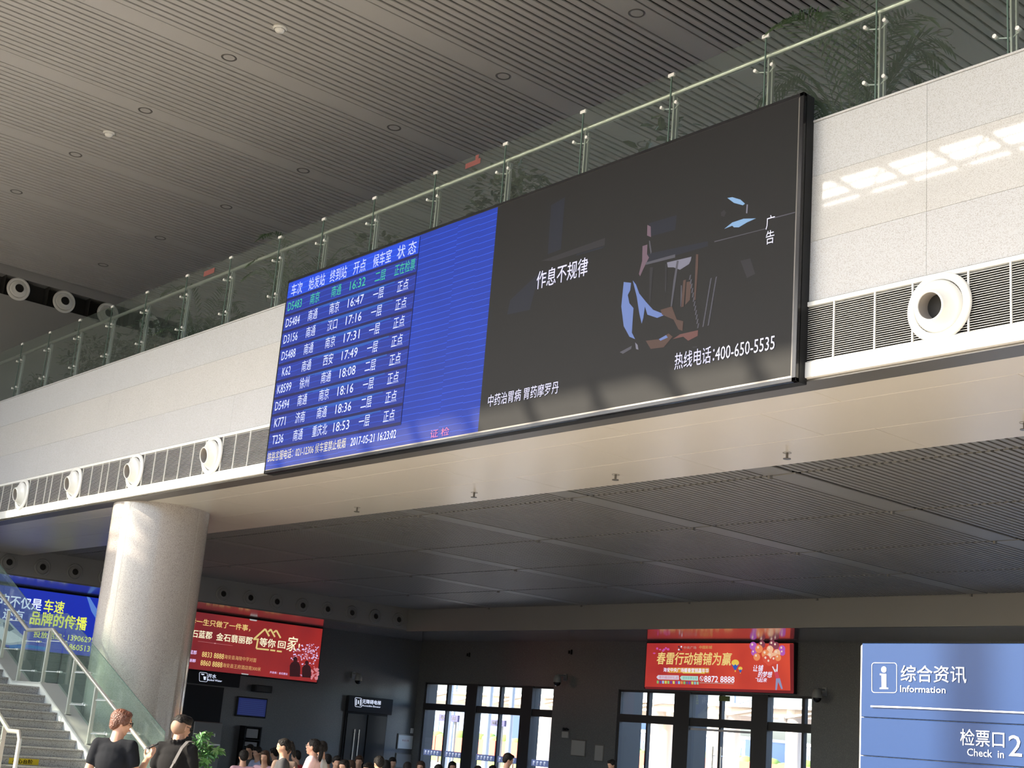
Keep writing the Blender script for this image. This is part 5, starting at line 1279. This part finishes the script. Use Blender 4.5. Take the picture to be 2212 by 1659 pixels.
hb = MB(); hb.ell(P(0,-.034,.002), (.079,.080,.080), 20, 14, Rm); remesh(hb, .008, 'shaved_hair', mat('shaved_hair', (.24,.14,.09), .7), 3, m2)
gl = MB()
for q in (-1, 1):
    pts = [P(q*.034+.024*math.cos(a), .100, .008+.018*math.sin(a)) for a in [k*math.pi/6 for k in range(13)]]; gl.path(pts, .0022, 5); gl.tube(P(q*.058,.098,.016), P(q*.084,-.005,.014), .003, n=5)
gl.build('glasses', M['black'], m2)
rz2 = yaw_of(FWH*.95+RTH*.25); set_head(m2, J2, h2, rz2, 1.0)
sb = MB(); ring = [Vector((.12,.095,1.47)), Vector((.128,.03,1.488)), Vector((.125,-.05,1.478)), Vector((.105,-.105,1.42)), Vector((.06,-.137,1.28)), Vector((-.02,-.128,1.12)), Vector((-.11,-.125,.97)), Vector((-.20,-.06,.86))]
for a, c in zip(ring, ring[1:]):
    d = (c-a).normalized(); nn = Vector((a.x*.3, a.y, .25)).normalized(); s_ = d.cross(nn).normalized()*.017
    sb.add([a-s_, a+s_, c+s_, c-s_, a-s_+nn*.004, a+s_+nn*.004, c+s_+nn*.004, c-s_+nn*.004], [(0,1,2,3),(4,7,6,5),(0,4,5,1),(1,5,6,2),(2,6,7,3),(3,7,4,0)])
sb.build('shoulder_strap', mat('grey_webbing', (.07,.065,.065), .8), m2)
bag = MB(); bag.bbox(-.40,-.19,-.10,.10,.60,.88,.03); bag.build('hip_bag', CL['dark'], m2)

# woman in pink, profile to the left, sunlit
h3 = atD(676, 1611, 18.3)
m3 = thing('person', (0,0,0), 'sunlit person with tied black hair in a pale pink blouse, looking left', 'person')
J3 = mk(STAND, head=(0,.03,1.60), el_r=(.23,.07,1.14), wr_r=(.12,.26,1.20), el_l=(-.23,.07,1.14), wr_l=(-.12,.25,1.15), look=(.0,1.0,.10), sleeve=.98)
B, S_, T, Sh = person_parts(J3); P, Rm = head_shapes(B, J3['head'], J3['look'], s=.97)
hand_shapes(B, J3['wr_r'], Vector((-.5,.3,.5)), Vector((-.3,-.6,.2)), .9, .5, 1); hand_shapes(B, J3['wr_l'], Vector((.5,.3,.5)), Vector((.3,-.6,.2)), .9, .5, -1)
for sd in ('r', 'l'): limb(S_, [J3['sh_'+sd], J3['el_'+sd], J3['el_'+sd]+(J3['wr_'+sd]-J3['el_'+sd])*.8], [.082, .072, .060])
remesh(B, VX, 'body', M['skin'], 3, m3); remesh(S_, .011, 'blouse', M['cloth_pink'], 5, m3); remesh(T, .014, 'trousers', M['jeans'], 5, m3); remesh(Sh, .012, 'shoes', M['shoe'], 3, m3)
hb = MB(); hair_shapes(hb, P, Rm, 'tail'); remesh(hb, .008, 'hair', M['hair_black'], 3, m3); face_details(P, m3)
gl = MB()
for q in (-1, 1):
    pts = [P(q*.033+.022*math.cos(a), .100, .008+.017*math.sin(a)) for a in [k*math.pi/6 for k in range(13)]]; gl.path(pts, .002, 5); gl.tube(P(q*.056,.098,.014), P(q*.080,-.005,.012), .0022, n=5)
gl.build('glasses', M['bezel'], m3)
rz3 = yaw_of(-RTH*.95+FWH*.10); s3 = (h3.z-FZ)/1.62; set_head(m3, J3, h3, rz3, s3)

# the crowd in the waiting area: shared base figures, each an object of its own
def base_person(pose, hair, sleeve=.8, looks=(0,1,-.25)):
    J = mk(pose, look=looks, sleeve=sleeve); B, S_, T, Sh = person_parts(J); P, Rm = head_shapes(B, J['head'], J['look'], s=.93)
    for sd, q in (('r',1),('l',-1)): hand_shapes(B, J['wr_'+sd], J['wr_'+sd]-J['el_'+sd], Vector((-q,0,.2)), 1.0, .4, q)
    root = bpy.data.objects.new('person', None); COL.objects.link(root)
    a = remesh(B, .014, 'body', M['skin_d'], 2, root); s_ = remesh(S_, .018, 'top', CL['dark'], 3, root); t = remesh(T, .02, 'trousers', M['jeans'], 3, root); sh = remesh(Sh, .02, 'shoes', M['shoe'], 2, root)
    hb = MB(); hair_shapes(hb, P, Rm, hair, .94); h = remesh(hb, .012, 'hair', M['hair_black'], 2, root)
    for o in (s_, h): o.material_slots[0].link = 'OBJECT'; o.material_slots[0].material = o.data.materials[0]
    return root, J
BASES = {('sit','short'): base_person(SIT, 'short'), ('sit','long'): base_person(SIT, 'long'), ('stand','short'): base_person(STAND, 'short', looks=(0,1,-.35)), ('stand','tail'): base_person(STAND, 'tail')}
used = set()
seat0 = None
def seat_at(loc, rz, lab):
    global seat0
    if seat0 is None:
        seat0 = thing('waiting_seat', (0,0,0), lab, 'seat', 'seats in the waiting area')
        b = MB(); b.bbox(-.25,.25,-.20,.26,.375,.405,.01); b.build('seat', M['steel'], seat0)
        b = MB(); b.prism([(-.20,.40),(-.17,.40),(-.27,.84),(-.30,.84)], 0, -.25, .25); b.build('backrest', M['steel'], seat0)
        for x in (-.21, .21): b = MB(); b.bbox(x-.02, x+.02, -.18, .24, .0, .03, .004); b.bbox(x-.02, x+.02, .0, .04, .02, .38, .004); b.build('leg', M['steel'], seat0)
        seat0.location = loc; seat0.rotation_euler.z = rz; return seat0
    return dup(seat0, loc, rz, lab)
CROWD = [ # px, py of the head's top, pose, hair, top colour, hair colour, facing (deg from the view direction, left positive), label
 (528,1619,'sit','short','pink','hair_black',20,'seated person in a pinkish top, leftmost beside the leaflet rack'),
 (541,1607,'sit','short','dark','hair_black',160,'seated person in dark clothes just under the leaflet rack'),
 (557,1612,'sit','short','lilac','hair_black',140,'seated person in a pale lilac top right of the leaflet rack'),
 (574,1620,'sit','long','pink','hair_dbrown',170,'seated person with long brown hair and a pink top, facing the camera'),
 (594,1614,'sit','short','dark','hair_black',60,'seated dark-haired person left of the tall dark-haired one'),
 (614,1594,'stand','tail','dark','hair_black',100,'standing person with a black bun behind the brown-haired head'),
 (621,1606,'stand','short','brown','hair_dbrown',0,'person with bushy dark-brown hair, back turned, left of the pink blouse'),
 (641,1620,'sit','short','red','hair_black',80,'seated person with a bit of red top directly left of the pink blouse'),
 (696,1600,'stand','short','white','hair_black',90,'standing person with a white collar right behind the pink blouse'),
 (708,1628,'sit','short','dark','hair_black',40,'seated person right of the pink blouse, low in the frame'),
 (729,1632,'sit','short','dark','hair_black',200,'seated person in front of the left leaf of the dark double door'),
 (745,1640,'sit','long','cream','hair_black',150,'seated person in a cream top before the dark double door'),
 (757,1641,'sit','short','cream','hair_dbrown',110,'seated person leaning, below the door pull handles'),
 (777,1631,'sit','short','dark','hair_dbrown',180,'seated person facing the camera, right of the door pull handles'),
 (797,1646,'sit','short','dark','hair_black',150,'seated person low down before the right leaf of the dark door'),
 (820,1632,'stand','short','white','hair_black',30,'person in a white top at the right edge of the dark door'),
 (835,1641,'sit','long','dark','hair_black',0,'seated long-haired person between the dark door and the notice board'),
 (849,1635,'sit','short','navy','hair_black',200,'seated person in navy just left of the notice board'),
 (881,1645,'sit','short','dark','hair_black',10,'seated dark-haired person right below the notice boards'),
 (910,1643,'sit','long','dark','hair_dbrown',170,'seated person at the left jamb of the first platform window'),
 (948,1650,'sit','short','dark','hair_black',20,'seated person silhouetted at the first thin mullion of the platform window'),
 (978,1644,'sit','long','dark','hair_black',190,'seated long-haired person silhouetted against the first window bay'),
 (1033,1653,'sit','short','dark','hair_black',0,'seated person silhouetted low in the second window bay, left'),
 (1065,1652,'sit','short','dark','hair_black',30,'seated person silhouetted at the second mullion'),
 (1099,1626,'stand','short','navy','hair_black',-75,'standing person in a dark shirt silhouetted in profile against the second window bay'),
 (1322,1640,'stand','short','dark','hair_black',120,'dark-haired person half hidden at the bottom, left of the right-hand platform window'),
]
SPOTS = [h1, h2, h3]
for (px, py, ps, hr, top, hc, ang, lab) in CROWD:
    d = ray(px, py); drop = -d.z       # metres below the eye per metre of depth
    if ps == 'sit': ztop = FZ+1.25
    else: ztop = FZ+1.56
    hz = d.z
    D = (ztop-1.6)/hz if hz < -1e-4 else 99
    D = max(17.5, min(28.0, D))
    if py == 1606: D = 17.0
    for _ in range(12):
        if all((Vector((q.x, q.y))-Vector(((EYE+d*D).x, (EYE+d*D).y))).length > .62 for q in SPOTS): break
        D += .35
    zt_ = 1.6+hz*D; tgt = EYE+d*D; SPOTS.append(tgt)
    base, J = BASES[(ps, 'short' if hr == 'short' else ('long' if ps == 'sit' else 'tail'))]
    key = (ps, 'short' if hr == 'short' else ('long' if ps == 'sit' else 'tail'))
    if key in used:
        r_ = base.copy(); COL.objects.link(r_)
        for ch in base.children: c = ch.copy(); COL.objects.link(c); c.parent = r_
    else: r_ = base; used.add(key)
    r_['label'] = lab; r_['category'] = 'person'; r_['group'] = 'people in the waiting area'
    for c in r_.children:
        if c.name.startswith('top'): c.material_slots[0].link = 'OBJECT'; c.material_slots[0].material = CL[top]
        if c.name.startswith('hair'): c.material_slots[0].link = 'OBJECT'; c.material_slots[0].material = M[hc]
    s = (zt_-FZ)/(J['head'].z+.125)
    s = max(.80, min(1.06, s)); rz = yaw_of(FWH)+R(ang)
    c = Matrix.Rotation(rz, 3, 'Z')@(J['head']*s)
    r_.location = (tgt.x-c.x, tgt.y-c.y, FZ); r_.rotation_euler.z = rz; r_.scale = (s,s,s)
    if ps == 'sit':
        seat_at((r_.location.x, r_.location.y, FZ), rz, 'steel waiting seat under the '+' '.join(lab.replace('seated ', '').split()[:11]).rstrip(',')).scale = (s,s,s)
flush_texts()
